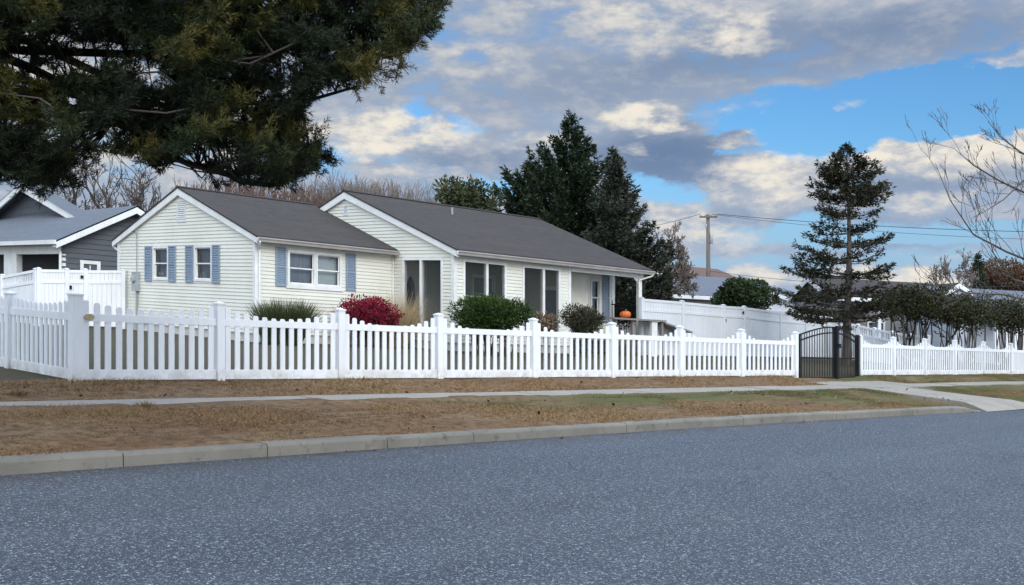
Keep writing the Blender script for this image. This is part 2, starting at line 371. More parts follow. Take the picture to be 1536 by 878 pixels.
mb = MB(ST); aa = axis(-150, 280, -12, 46, 1.0, 20)
for p, q in zip(aa, aa[1:]):
    for (f0, f1) in ((0, .5), (.5, 1)):
        def bb(a, f): return -9 + (kerb_b(a) + 9 - .004)*f
        mb.face([(p, bb(p, f0), -1.6), (q, bb(q, f0), -1.6), (q, bb(q, f1), -1.6), (p, bb(p, f1), -1.6)],
                [(p, bb(p, f0)), (q, bb(q, f0)), (q, bb(q, f1)), (p, bb(p, f1))])
tag(mb.build('road', ASPH, base=(0, 0, 0)), kind='structure')

# kerb: cast segments with joints, dropping to the road at the driveway
KEND = 24.7
def kerb_run(mb, a0, a1, hfun):
    n = max(2, int((a1 - a0)/.4)); prof = [(0, -1.68), (0, -.03), (.012, -.008), (.035, 0), (.19, .004), (.20, -.02), (.20, -.2)]
    rings = []
    for i in range(n+1):
        a = a0 + (a1 - a0)*i/n; k = kerb_b(a); t = hfun(a)
        rings.append(mb.pts([(a, k + d, h if h < -1 else t + h) for d, h in prof]))
    for A, B in zip(rings, rings[1:]):
        for j in range(len(prof)-1): mb.f.append([A[j], B[j], B[j+1], A[j+1]]); mb.uv.append(None)
    mb.f.append(rings[0]); mb.uv.append(None); mb.f.append(rings[-1][::-1]); mb.uv.append(None)
joints = sorted([a_at(190, 9.45), a_at(404, 9.5), a_at(585, 9.5), a_at(715, 9.5)])
js = [joints[0] - 3*k for k in range(8, 0, -1)] + joints + [joints[-1] + 3.05*k for k in range(1, 7)]
js = [j for j in js if j < KEND - 1] + [KEND]
mb = MB(ST)
for p, q in zip(js, js[1:]):
    dh = random.uniform(-.006, .006)
    kerb_run(mb, p + .006, q - .006, lambda a: -1.465 + dh - .115*sm(KEND - 1.1, KEND, a))
js2 = [28.6 + 3.05*k for k in range(7)]
for p, q in zip(js2, js2[1:]): kerb_run(mb, p + .006, q - .006, lambda a: -1.465 - .115*(1 - sm(28.6, 29.7, a)))
tag(mb.build('kerb', KERB, base=(0, 0, 0)), kind='structure')

mb = MB(ST); a = -30
while a < 60:
    h0 = ground_h(a, 12.6); d = random.uniform(-.006, .006); j = .006
    mb.box(a + j, a + 1.5 - j, 12.14, 13.04, -1.5, -1.330 + d); a += 1.5
tag(mb.build('sidewalk', CONC, base=(0, 0, 0)), kind='structure')
# driveway apron from sidewalk to road, and front walk to the gate
mb = MB(ST); n = 10
for i in range(n):
    def edge(i):
        f = i/n; b = 12.137 - f*(12.137 - kerb_b(26) + .03); fl = .7*max(0, f - .6)**2/.16
        h = -1.334 - (.135)*f - .122*sm(.80, 1.0, f); return (25.15 - fl*.6, 27.5 + .5*f + fl, b, h)
    A = edge(i); B = edge(i+1)
    mb.face([(A[0], A[2], A[3]), (A[1], A[2], A[3]), (B[1], B[2], B[3]), (B[0], B[2], B[3])])
    for s in (0, 1): mb.face([(A[s], A[2], A[3]), (B[s], B[2], B[3]), (B[s], B[2], B[3]-.2), (A[s], A[2], A[3]-.2)])
tag(mb.build('driveway_apron', CONC, base=(0, 0, 0)), kind='structure')
mb = MB(ST)
for b0, b1 in ((13.045, 14.3), (14.31, 15.6), (15.61, 17.2), (17.21, 19)):
    wa = 26.2 if b0 > 13.2 else 25.6; wb = 29.4 if b0 > 13.2 else 29.7
    mb.prism([(wa - (.5 if b0 < 13.2 else 0), b0), (wb, b0), (wb, b1), (wa, b1)], lambda p, q, d: (p, q, d), -1.5, -1.325)
    wa = 26.2
tag(mb.build('front_walk', CONC, base=(0, 0, 0)), kind='structure')

# grass: dry blades over verge and strip
def blades(name, n, amin, amax, bmin, bmax, hmin, hmax, green):
    a = rng.uniform(amin, amax, n*3); b = rng.uniform(bmin, bmax, n*3)
    k = np.array([kerb_b(t) for t in a]); ok = (b > k + .11)
    og = np.array([overgrow(t) for t in a]); ok &= ~((b > 12.10 + og + rng.normal(0, .05, n*3)) & (b < 13.08 + rng.normal(0, .03, n*3))) & ~((a > 24.8) & (a < 27.9) & (b < 13.2)) & ~((a > 25.2) & (a < 29.8) & (b > 13.0))
    fld = np.sin(a*1.3 + 1.7*np.sin(b*1.1)) + np.sin(a*.37 + b*2.1) + np.sin(a*2.9 - b*1.7)*.6
    ok &= rng.uniform(-3.4, 2.0, n*3) < fld
    a = a[ok][:n]; b = b[ok][:n]; fld = fld[ok][:n]; n = len(a)
    x = .695*a - .719*b; y = .719*a + .695*b
    hg = np.array([ground_h(p, q) for p, q in zip(a, b)])
    P = np.stack([x, y, EYE + hg - FALL*x - .005], 1)
    L = rng.uniform(hmin, hmax, n)*(1 + .7*np.clip(fld, -.8, 1.6)); ang = rng.uniform(0, 2*np.pi, n); lean = rng.uniform(.5, 1.5, n)
    D = np.stack([np.cos(ang)*np.sin(lean), np.sin(ang)*np.sin(lean), np.cos(lean)], 1)
    pp = rng.uniform(0, 2*np.pi, n); Bv = np.stack([np.cos(pp), np.sin(pp), np.zeros(n)], 1)*(.0028 + .0022*rng.random(n))[:, None]
    tip = P + D*L[:, None]; mid = P + D*(L*.5)[:, None] + np.array([0, 0, .006])
    V = np.stack([P - Bv, P + Bv, mid + Bv*.8, tip], 1)
    g = green(a, b) + .10*np.sin(a*2.1 + b*3) + rng.normal(0, .18, n)
    lf = .5 + .5*np.sin(a*.8 + 2.2*np.sin(b*1.9 + a*.3)); t = np.where(g > .5, .80 + .20*rng.random(n), np.clip(.02 + .26*lf + .10*fld + .36*rng.random(n), 0, .64)); return V, np.clip(t, 0, 1)
def greenness(a, b):
    g = .95*np.clip((a - 8)/5, 0, 1)*np.clip((b - 10.5)/1.1, 0, 1)*(b < 12.7) + .34*np.clip((a - 17)/3, 0, 1)*(b < 12.7) + .55*(b > 13)*np.clip((a - 28)/2, 0, 1) + .2*np.sin(a*.9 + 2*np.sin(b*1.3))*(a > 8)
    return g
va, ta = blades('v', 150000, -2, 33, 9.3, 12.6, .014, .036, greenness)
vb, tb = blades('s', 60000, -2, 46, 12.9, 14.55, .018, .06, greenness)
quad_mesh('lawn_grass', np.concatenate([va, vb]), np.concatenate([ta, tb]), GRASS, None, (0, 0, 0))
tag(bpy.data.objects['lawn_grass'], 'short dry brown grass with green patches beside the sidewalk', 'grass', kind='stuff')

def flat_leaves(P, size, tilt=.5):
    n = len(P); ang = rng.uniform(0, 2*np.pi, n); A = np.stack([np.cos(ang), np.sin(ang), rng.normal(0, tilt, n)], 1); B = np.stack([-np.sin(ang), np.cos(ang), rng.normal(0, tilt, n)], 1)
    s = size*rng.uniform(.6, 1.4, n)[:, None]
    return np.stack([P, P + A*s*.5 + B*s*.35, P + A*s, P + A*s*.5 - B*s*.35], 1)
P = []
for _ in range(650):
    a = random.uniform(0, 26); b = random.choice([random.uniform(9.8, 12), random.uniform(13.1, 14.5), random.gauss(kerb_b(a) - .12, .06)])
    if b < kerb_b(a): 
        if math.sin(a*1.9)+math.sin(a*.7+2) < .9: continue
        P.append(ST(a, b, -1.592))
    else: P.append(ST(a, b, ground_h(a, b) + .02))
quad_mesh('leaf_litter', flat_leaves(np.array(P), .055), rng.random(len(P)), L_LITTER, None, (0, 0, 0))
tag(bpy.data.objects['leaf_litter'], 'scattered brown fallen leaves along kerb and dry verge', 'leaves', kind='stuff')

# ------------------------------------------------------------------ picket fence
def fmap(o, ax):  # local (along, out towards street, h) for a fence running from street point o along unit vector ax=(da,db)
    nx = (ax[1], -ax[0])
    return lambda p, q, h: ST(o[0] + ax[0]*p + nx[0]*q, o[1] + ax[1]*p + nx[1]*q, h)
TOP, BOT = -.03, -1.225
def post(M, p, top, bot, parent, mat=VINYL, w=.0635):
    o = MB(M).box(p - w, p + w, -w, w, bot, top - .035).build('post', mat, parent)
    c = MB(M); c.box(p - w - .012, p + w + .012, -w - .012, w + .012, top - .036, top - .012)
    k = c.pts([(p - w - .004, -w - .004, top - .012), (p + w + .004, -w - .004, top - .012), (p + w + .004, w + .004, top - .012), (p - w - .004, w + .004, top - .012), (p, 0, top + .016)])
    for q in ((0, 1, 4), (1, 2, 4), (2, 3, 4), (3, 0, 4)): c.f.append([k[i] for i in q]); c.uv.append(None)
    c.build('post_cap', mat, o); return o
def picket_panel(M, p0, p1, n, parent, single=True, top=TOP, bot=BOT, dip=.15, gmat=VINYL):
    p0 += .064; p1 -= .064
    rail = MB(M).box(p0, p1, -.019, .019, bot + .015, bot + .16).build('picket_panel', gmat, parent)
    MB(M).box(p0, p1, -.019, .019, top - .36, top - .255).build('top_rail', gmat, rail)
    w = .0435; gap = (p1 - p0 - n*2*w)/n; acc = MB(M)
    for i in range(n):
        c = p0 + gap*.5 + w + i*(2*w + gap); s = (c - p0)/(p1 - p0)
        t = top - .035 - dip*(4*s*(1 - s))**.85
        t += random.uniform(-.004, .004); c += random.uniform(-.003, .003)
        pl = [(c - w, bot + .1), (c + w, bot + .1), (c + w, t - .045), (c + w*.86, t - .018), (c + w*.5, t - .004), (c - w*.5, t - .004), (c - w*.86, t - .018), (c - w, t - .045)]
        if single: MB(M).prism(pl, lambda a, b, d: (a, d, b), -.011, .011).build('picket', gmat, rail)
        else: acc.prism(pl, lambda a, b, d: (a, d, b), -.011, .011)
    if not single: acc.build('picket_row', gmat, rail)
FB = 14.62
pa = [a_at(px, FB) for px in (113, 329, 510, 658, 800, 918, 1020, 1112, 1193)]
fr = thing('picket_fence', ST(pa[0], FB, BOT), 'white scalloped picket fence along the front lawn, from the corner post to the black gate', 'fence')
M = fmap((0, FB), (1, 0))
for i, a in enumerate(pa): post(M, a, TOP + (.03 if i == 0 else 0), BOT - .1, fr, w=.075 if i == 0 else .0635)
for i in range(8): picket_panel(M, pa[i], pa[i+1], 13 if i < 4 else 12, fr, dip=(.13, .18, .23, .25)[min(i, 3)])
sd = thing('picket_fence', ST(pa[0], FB + 2.3, BOT), 'white picket fence running back from the corner post on the left edge', 'fence')
M2 = fmap((pa[0], FB), (0, 1))
for i in range(3):
    post(M2, 2.3*(i+1), TOP - .01, BOT - .1, sd); picket_panel(M2, 2.3*i, 2.3*(i+1), 13, sd, dip=.10)
rt = thing('picket_fence', ST(30, FB, BOT), 'white scalloped picket fence to the right of the black gate', 'fence')
ra = [a_at(px, FB) for px in (1290, 1340, 1387, 1432, 1475, 1516)]; ra += [ra[-1] + 1.9*k for k in range(1, 4)]
for a in ra: post(M, a, TOP, BOT - .1, rt)
for p, q in zip(ra, ra[1:]): picket_panel(M, p, q, 13, rt, single=False, dip=.24)
# oval plaque hanging on the first panel
mb = MB(M); pc = a_at(134, FB - .03); pl = [(pc + .075*math.cos(t), -.33 + .045*math.sin(t)) for t in np.linspace(0, 2*math.pi, 20, endpoint=False)]
mb.prism(pl, lambda a, b, d: (a, d, b), .021, .034)
tag(mb.build('oval_plaque', TAN), 'small tan oval plaque hanging on the picket fence beside the corner post', 'plaque')

# black double gate
gt = thing('double_gate', ST(28, FB, -1.3), 'black metal arched double gate standing between white picket fences', 'gate')
ga0, ga1 = a_at(1199, FB), a_at(1284, FB); gm = (ga0 + ga1)/2 - .06; gb = FB - .22
def leafmap(pA, pB):
    d = Vector((pB[0]-pA[0], pB[1]-pA[1])); L = d.length; d /= L
    return L, lambda p, q, h: ST(pA[0] + d[0]*p + d[1]*q, pA[1] + d[1]*p - d[0]*q, h)
for pA, pB, sgn in (((ga0, FB), (gm - .03, gb), 0), ((gm + .03, gb), (ga1, FB), 1)):
    L, Mg = leafmap(pA, pB)
    def top(p): s = p/L if sgn == 0 else 1 - p/L; return -.10 + .26*math.sin(s*math.pi/2)
    lf = MB(Mg); lf.box(.03, L-.03, -.015, .015, -1.29, -1.25); lf.box(0, .045, -.022, .022, -1.30, top(0) + .02); lf.box(L - .045, L, -.022, .022, -1.32, top(L) + .02)
    lo = lf.build('gate_leaf', DARKMETAL, gt)
    r = MB(Mg)
    for k in range(10):
        p, q = .045 + (L - .09)*k/10, .045 + (L - .09)*(k+1)/10
        for off in (0, -.16):
            r.prism([(p, top(p) + off - .018), (q, top(q) + off - .018), (q, top(q) + off + .018), (p, top(p) + off + .018)], lambda a, b, d: (a, d, b), -.018, .018)
    for hh in (-1.27, -.72): r.box(.045, L - .045, -.018, .018, hh - .02, hh + .02)
    r.build('rail', DARKMETAL, lo)
    b_ = MB(Mg); nb = 13
    for k in range(nb):
        p = .045 + (L - .09)*(k + .5)/nb; b_.box(p - .008, p + .008, -.008, .008, -1.25, top(p) - .018)
    b_.build('bars', DARKMETAL, lo)
    for hh in (-.25, -1.1): MB(Mg).box(-.05 if sgn == 0 else L + .001, -.001 if sgn == 0 else L + .05, -.03, .03, hh, hh + .09).build('hinge', DARKMETAL, lo)
MB(M).box(gm - .05, gm + .05, FB - gb + .03, FB - gb + .10, -1.34, .20).build('centre_stile', DARKMETAL, gt)
MB(M).box(gm - .03, gm + .13, FB - gb + .10, FB - gb + .14, -.42, -.30).build('latch', DARKMETAL, gt)
MB(M).box(ga1 + .01, ga1 + .12, -.03, .06, -1.34, -.02).build('gate_post', DARKMETAL, gt)

# ------------------------------------------------------------------ ranch house
hs = thing('ranch_house', HS(4, 0, -1.15), 'cream single-storey ranch house with brown-grey shingle roofs and blue shutters', 'house')
def sub(iv, cut):
    out = []
    for p, q in iv:
        if cut[1] <= p or cut[0] >= q: out.append((p, q)); continue
        if cut[0] > p: out.append((p, cut[0]))
        if cut[1] < q: out.append((cut[1], q))
    return out
def lap_wall(name, M, x0, x1, h0, h1, openings, mat, parent, gable=None, course=.105, lip=.024, hb=None):
    mb = MB(M); h = h0
    while h < h1 - 1e-4:
        t = min(h + course, h1); iv = [(x0, x1)]
        for o in openings:
            if min(t, o[3]) - max(h, o[2]) > .3*course: iv = sub(iv, (o[0], o[1]))
        for p, q in iv:
            a0, b0, a1, b1 = p, q, p, q
            if gable:
                g0, g1 = gable(h), gable(t); a0, b0 = max(p, g0[0]), min(q, g0[1]); a1, b1 = max(p, g1[0]), min(q, g1[1])
                if b0 <= a0: continue
                if b1 < a1: a1 = b1 = (a1 + b1)/2
            mb.face([(a0, lip, h), (b0, lip, h), (b1, .004, t), (a1, .004, t)])
            mb.face([(a0, .003, h), (b0, .003, h), (b0, lip, h), (a0, lip, h)])
        h = t
    hb = hb if hb is not None else h1                # solid wall behind the boards
    xs = sorted({x0, x1} | {o[0] for o in openings} | {o[1] for o in openings})
    for p, q in zip(xs, xs[1:]):
        iv = [(h0, hb)]
        for o in openings:
            if o[0] <= p + 1e-6 and o[1] >= q - 1e-6: iv = sub(iv, (o[2], o[3]))
        for r, s_ in iv: mb.box(p, q, -.11, .001, r, s_)
    if gable:
        g = gable(hb); mb.prism([(g[0], hb), (g[1], hb), ((g[0]+g[1])/2 if gable(h1)[0] >= gable(h1)[1] else gable(h1)[1], h1)], lambda a, b, d: (a, d, b), -.11, .001)
    return mb.build(name, mat, parent)
def frame_bars(mb, xa, xb, ha, hb, w, d0, d1):
    mb.box(xa, xa + w, d0, d1, ha, hb); mb.box(xb - w, xb, d0, d1, ha, hb)
    mb.box(xa + w, xb - w, d0, d1, hb - w, hb); mb.box(xa + w, xb - w, d0, d1, ha, ha + w)
def window(M, xa, xb, ha, hb, parent, back=None, hung=True, fw=.07, fmat=None, label=None):
    mb = MB(M); frame_bars(mb, xa - .03, xb + .03, ha - .03, hb + .03, fw, -.06, .042)
    f = mb.build('window', fmat or TRIM, parent)
    if label: f['label'] = label
    xa += fw - .03; xb -= fw - .03; ha += fw - .03; hb -= fw - .03; mid = (ha + hb)/2
    s = MB(M)
    if hung:
        frame_bars(s, xa, xb, mid - .02, hb, .03, -.03, -.005); frame_bars(s, xa, xb, ha, mid + .018, .035, -.058, -.032)
    else: frame_bars(s, xa, xb, ha, hb, .03, -.045, -.012)
    s.build('sash', fmat or TRIM, f)
    pn = MB(M); pn.face([(xa + .004, -.046, ha + .004), (xb - .004, -.046, ha + .004), (xb - .004, -.046, hb - .004), (xa + .004, -.046, hb - .004)]); pn.build('pane', GLASS, f)
    if back: MB(M).box(xa - .05, xb + .05, -.20, -.19, ha - .05, hb + .05).build('curtain', back, f)
    return f
def shutter(M, xa, xb, ha, hb, parent):
    mb = MB(M); frame_bars(mb, xa, xb, ha, hb, .045, .02, .055); mid = (ha + hb)/2; mb.box(xa + .045, xb - .045, .02, .055, mid - .03, mid + .03)
    n = int((hb - ha)/.055)
    for k in range(n):
        h = ha + .045 + (hb - ha - .09)*k/n
        mb.prism([(.022, h + .008), (.046, h), (.046, h + .010), (.022, h + .046)], lambda q, r, d: (d, q, r), xa + .045, xb - .045)
    mb.build('shutter', SHUT, parent)
def prismu(M, poly, u0, u1): return MB(M).prism(poly, lambda v, h, d: (d, v, h), u0, u1)

BASE = -.88; FLR = -.55
WF = lambda x, d, h: HS(x, d, h)                     # wing front wall, outward +v
WG = lambda x, d, h: HS(-d, x, h)                    # wing gable wall, outward -u, x runs along v
MG = lambda x, d, h: HS(4.9 - d, x, h)               # main gable wall
MF = lambda x, d, h: HS(x, 2.88 + d, h)              # sunroom front wall
EV, WR, MR = 1.86, 3.36, 3.74                        # eave and ridge heights (wall top / ridge)
RW = -4.4; VW0 = -8.82                               # wing ridge and rear wall
RM = -2.48; VM0 = -7.85
# openings
uu = lambda px: u_at(px, 0); vv = lambda px: v_at(px, 0)
bigwin = (uu(432), uu(510.5), .56, 1.54)
w1 = (vv(231), vv(253), .57, 1.60); w2 = (vv(293), vv(318.5), .57, 1.60)
lap_wall('wall', WF, 0, 4.9, BASE, EV, [bigwin], SIDING, hs)
gw = lambda h: (VW0 + max(0, (h - EV))*(RW - VW0)/(WR - EV), 0 - max(0, (h - EV))*(0 - RW)/(WR - EV))
lap_wall('gable_wall', WG, VW0, 0, BASE, WR - .02, [w1, w2], SIDING, hs, gw, hb=EV)
gdoor = (vv(604) + 0, 0, 0, 0)
vg = lambda px: v_at(px, 4.9)
gop = (vg(606), vg(663), FLR, 1.57)
gm_ = lambda h: (VM0 + max(0, (h - EV))*(RM - VM0)/(MR - EV), 2.88 - max(0, (h - EV))*(2.88 - RM)/(MR - EV))
lap_wall('gable_wall', MG, VM0, 2.88, BASE, MR - .02, [gop], SIDING, hs, gm_, hb=EV)
um = lambda px: u_at(px, 2.88)
s1 = (um(696), um(757), -.30, 1.56); s2 = (um(785), um(838), FLR, 1.56); SE = um(855)
lap_wall('wall', MF, 4.9, SE, BASE, EV, [s1, s2], SIDING, hs)
# porch rear wall, end walls and rear
PB = 1.5; up = lambda px: u_at(px, PB); PE = 13.8
PF = lambda x, d, h: HS(x, PB + d, h)
pw = (up(886), up(899), .16, 1.45); pd = (up(846), up(877), FLR, 1.47)
lap_wall('wall', PF, SE, PE, BASE, EV, [pw], SIDING, hs, course=.12)
lap_wall('end_wall', lambda x, d, h: HS(PE + d, x, h), VM0, PB, BASE, MR - .05, [], SIDING, hs, lambda h: (VM0 + max(0, h - EV)*(RM - VM0)/(MR - EV), min(PB, 2.88 - max(0, h - EV)*(2.88 - RM)/(MR - EV))), hb=EV)
MB(HS).box(0, 4.9, VW0, VW0 + .1, BASE, EV).build('rear_wall', SIDING, hs)
MB(HS).box(4.9, PE, VM0, VM0 + .1, BASE, EV).build('rear_wall', SIDING, hs)
# foundation
f = MB(HS); f.box(.03, 4.9, -.2, -.03, -1.3, BASE); f.box(.03, .2, VW0, -.2, -1.3, BASE); f.box(4.93, SE, 2.7, 2.85, -1.3, BASE); f.box(4.93, 5.1, .0, 2.7, -1.3, BASE); f.box(SE, PE, PB - .2, PB - .03, -1.3, BASE)
f.build('foundation', FOUND, hs)
# roofs
def roof(name, u0, u1, vf, vr, vb, hf, hr, mat, th=.05):
    mb = MB(HS); sl = math.hypot(vf - vr, hr - hf)
    for ve in (vf, vb):
        mb.face([(u0, ve, hf), (u1, ve, hf), (u1, vr, hr), (u0, vr, hr)], [(u0, 0), (u1, 0), (u1, sl), (u0, sl)])
        mb.face([(u0, ve, hf - th), (u1, ve, hf - th), (u1, vr, hr - th), (u0, vr, hr - th)], [(0, 0)]*4)
        mb.face([(u0, ve, hf - th), (u1, ve, hf - th), (u1, ve, hf), (u0, ve, hf)], [(0, 0)]*4)
        for u in (u0, u1): mb.face([(u, ve, hf - th), (u, vr, hr - th), (u, vr, hr), (u, ve, hf)], [(0, 0)]*4)
    r = mb.build(name, mat, hs)
    k = MB(HS); k.prism([(vr - .14, hr - .03), (vr - .14, hr - .012), (vr, hr + .03), (vr + .14, hr - .012), (vr + .14, hr - .03)], lambda v, h, d: (d, v, h), u0, u1)
    k.build('ridge_cap', mat, r); return r
sw = (WR - EV)/4.4; smn = (MR - EV)/(2.88 - RM)
rfw = roof('roof', -.12, 4.88, .27, RW, VW0 - .27, EV - .27*sw + .10, WR + .10, SHING)
rfm = roof('roof', 4.77, PE + .2, 3.14, RM, VM0 - .26, EV - .26*smn + .10, MR + .10, SHING)
# soffit / ceiling, fascia + gutters
def eave(u0, u1, vw, ve, hf):
    MB(HS).box(u0, u1, vw + .03, ve - .02, hf - .135, hf - .12).build('soffit', TRIM, hs)
    MB(HS).box(u0, u1, ve - .02, ve - .002, hf - .16, hf - .051).build('fascia', GUTTER, hs)
    g = MB(HS); h = hf - .045
    g.prism([(ve + .001, h - .125), (ve + .07, h - .125), (ve + .085, h - .07), (ve + .115, h - .03), (ve + .115, h), (ve + .105, h), (ve + .105, h - .025), (ve + .07, h - .07), (ve + .062, h - .115), (ve + .001, h - .115)], lambda v, q, d: (d, v, q), u0 - .02, u1)
    g.build('gutter', GUTTER, hs)
eave(-.10, 4.86, 0, .27, EV - .27*sw + .10)
eave(4.79, PE + .18, 2.88, 3.14, EV - .26*smn + .10)
MB(HS).box(SE, PE + .15, PB + .02, 2.85, EV - .10, EV - .08).build('porch_ceiling', TRIM, hs)
MB(HS).box(SE + .02, PE - .05, 2.80, 2.92, EV - .30, EV - .101).build('porch_beam', TRIM, hs)
# rake boards
def rake(M, vf, hf, vr, hr, w, d0, d1):
    MB(M).prism([(vf, hf), (vr, hr), (vr, hr - w), (vf, hf - w*.8)], lambda a, b, d: (a, d, b), d0, d1).build('rake_board', TRIM, hs)
e0 = EV - .27*sw + .045; e1 = EV - .26*smn + .045
rake(WG, .27, e0, RW, WR + .045, .21, .026, .10); rake(WG, VW0 - .27, e0, RW, WR + .045, .21, .026, .10)
rake(MG, 3.14, e1, RM, MR + .045, .22, .026, .11); rake(MG, VM0 - .26, e1, RM, MR + .045, .22, .026, .11)
def corner(u, v, du, dv, h0=BASE, h1=EV - .02):
    mb = MB(HS); mb.box(min(u, u+du*.11), max(u, u+du*.11), min(v, v+dv*.026), max(v, v+dv*.026), h0, h1)
    mb.box(min(u, u-du*.026), max(u, u-du*.026), min(v - dv*.11, v+dv*.026), max(v - dv*.11, v+dv*.026), h0, h1); mb.build('corner_board', TRIM, hs)
corner(0, 0, 1, 1); corner(0, VW0, 1, -1); corner(4.9, 2.88, 1, 1)
MB(HS).box(SE - .10, SE + .026, 2.85, 2.908, BASE, EV - .02).build('corner_board', TRIM, hs)
MB(HS).box(4.83, 4.878, .022, .06, BASE, EV - .02).build('corner_board', TRIM, hs)
# windows + shutters
xm = uu(472)
f = window(WF, bigwin[0], xm, bigwin[2], bigwin[3], hs, CURT); window(WF, xm + .045, bigwin[1], bigwin[2], bigwin[3], hs, BLIND)
MB(WF).box(bigwin[0] - .08, bigwin[1] + .08, .005, .05, bigwin[2] - .10, bigwin[2] - .033).build('window_sill', TRIM, hs)
shutter(WF, uu(412.5), uu(428.5), .50, 1.62, hs); shutter(WF, uu(518), uu(532.5), .50, 1.62, hs)
for w, a, b, c, d in ((w1, 219, 229, 254.5, 265), (w2, 280, 291, 320, 331)):
    window(WG, *w, hs, CURT)
    shutter(WG, vv(a), vv(b), .50, 1.63, hs); shutter(WG, vv(c), vv(d), .50, 1.63, hs)
# gable vents
def vent(M, xa, xb, ha, hb):
    mb = MB(M); frame_bars(mb, xa, xb, ha, hb, .04, .0, .035); n = 9
    for k in range(n):
        h = ha + .04 + (hb - ha - .08)*k/n; mb.prism([(.0, h + .03), (.03, h), (.03, h + .012), (.0, h + .042)], lambda q, r, d: (d, q, r), xa + .04, xb - .04)
    mb.build('gable_vent', VINYL2, hs)
vent(WG, vv(266.5), vv(280), 2.36, 2.98); vent(MG, vg(516.5), vg(522.5), 3.02, 3.36)
# electric meter with conduit
mx = (vv(201) + vv(214))/2
mt = MB(WG).box(mx - .16, mx + .16, .022, .16, .16, .76).build('meter_box', METERGREY, hs)
MB(WG).prism([(mx + .10*math.cos(t), .53 + .10*math.sin(t)) for t in np.linspace(0, 2*math.pi, 16, endpoint=False)], lambda a, b, d: (a, d, b), .16, .235).build('meter_dial', GLASS and METERGREY, mt)
MB(WG).box(mx - .17, mx + .17, .021, .18, .76, .79).build('meter_hood', METERGREY, mt)
MB(WG).tube([(mx, .06, .79), (mx, .06, 2.05), (mx - .05, .09, 2.15)], .016, 6).build('conduit', PIPEGREY, mt)
MB(WG).tube([(mx + .03, .07, .16), (mx + .03, .07, -1.2)], .035, 8).build('conduit', PIPEGREY, mt)
MB(WG).tube([(mx - .05, .09, 2.15), (mx - .15, .07, 2.10), (mx - .45, .05, 2.22), (mx - .7, .04, 2.1)], .010, 5).build('service_cable', WIREM, mt)
# downspouts
def spout(name, path, r): MB(HS).tube(path, r, 8).build(name, TRIM, hs)
hz = EV - .27*sw - .06
spout('downspout', [(-.06, .34, hz), (-.04, .30, hz - .06), (.08, .08, hz - .20), (.10, .068, hz - .30), (.10, .068, -1.1)], .035)
hz2 = EV - .26*smn - .06
spout('downspout', [(PE + .12, 3.20, hz2), (PE + .08, 3.16, hz2 - .06), (13.45, 2.98, hz2 - .22), (13.42, 2.97, hz2 - .3), (13.42, 2.97, -1.1)], .03)
spout('downspout', [(-.05, VW0 - .34, hz), (-.03, VW0 - .3, hz - .07), (.05, VW0 - .08, hz - .2), (.08, VW0 - .07, hz - .3), (.08, VW0 - .07, -1.1)], .035)
# sunroom openings: frames, mullions, screens
def screen(M, xa, xb, ha, hb, mull, name='screen_panel'):
    mb = MB(M); frame_bars(mb, xa - .06, xb + .06, ha - .06, hb + .06, .085, -.08, .035); mb.box(mull - .045, mull + .045, -.08, .036, ha + .02, hb - .02)
    f = mb.build(name, TRIM, hs)
    for p, q in ((xa + .025, mull - .045), (mull + .045, xb - .025)): MB(M).box(p, q, -.012, -.008, ha + .025, hb - .025).build('insect_screen', SCREEN, f)
    return f
screen(MG, *gop, vg(632)); screen(MF, *s1, um(730)); screen(MF, *s2, um(815))
MB(MF).box(s1[0] + .03, s1[1] - .03, -.06, -.02, .50, .54).build('sunroom_rail', TRIM, hs)
# sunroom interior
MB(HS).box(5.02, SE - .02, -.12, .0, FLR, EV - .10).build('sunroom_wall', INTER, hs)
MB(HS).box(SE - .14, SE - .03, .0, 2.76, FLR, EV - .10).build('sunroom_wall', INTER, hs)
MB(HS).box(4.92, SE, .0, 2.8, FLR - .1, FLR).build('sunroom_floor', FLOORW, hs)
MB(HS).box(4.92, SE, .0, 2.76, EV - .10, EV - .06).build('sunroom_ceiling', INTER, hs)
SR = lambda x, d, h: HS(x, .0 + d, h); SX = lambda x, d, h: HS(SE - .14 - d, x, h)
dr = MB(SR).box(5.2, 6.12, .002, .045, FLR, 1.50).build('door', DOORP, hs)
MB(SR).prism([(5.56 + .18*math.cos(t), .55 + .52*math.sin(t)) for t in np.linspace(0, 2*math.pi, 24, endpoint=False)], lambda a, b, d: (a, d, b), .046, .052).build('oval_glass', DARKGLASS, dr)
mb = MB(SR); frame_bars(mb, 5.1, 6.22, FLR, 1.58, .09, .003, .06); mb.build('door_frame', TRIM, hs)
mb = MB(SR); mb.box(5.98, 6.04, .045, .11, .26, .34); mb.build('handle', METERGREY, dr)
window(lambda x, d, h: HS(x, .05 + d, h), 7.1, 7.8, .2, 1.3, hs, None); window(lambda x, d, h: HS(x, .05 + d, h), 8.2, 9.2, .1, 1.3, hs, CURT)
dx = MB(SX).box(1.72, 2.62, .002, .05, FLR, 1.05).build('door', TRIM, hs); dx['label'] = 'white glazed door inside the sunroom'
MB(SX).box(1.86, 2.48, .051, .056, FLR + .2, .92).build('glass_panel', mk('blue_grey_glass', (.07, .12, .16), None, 2, .12), dx)
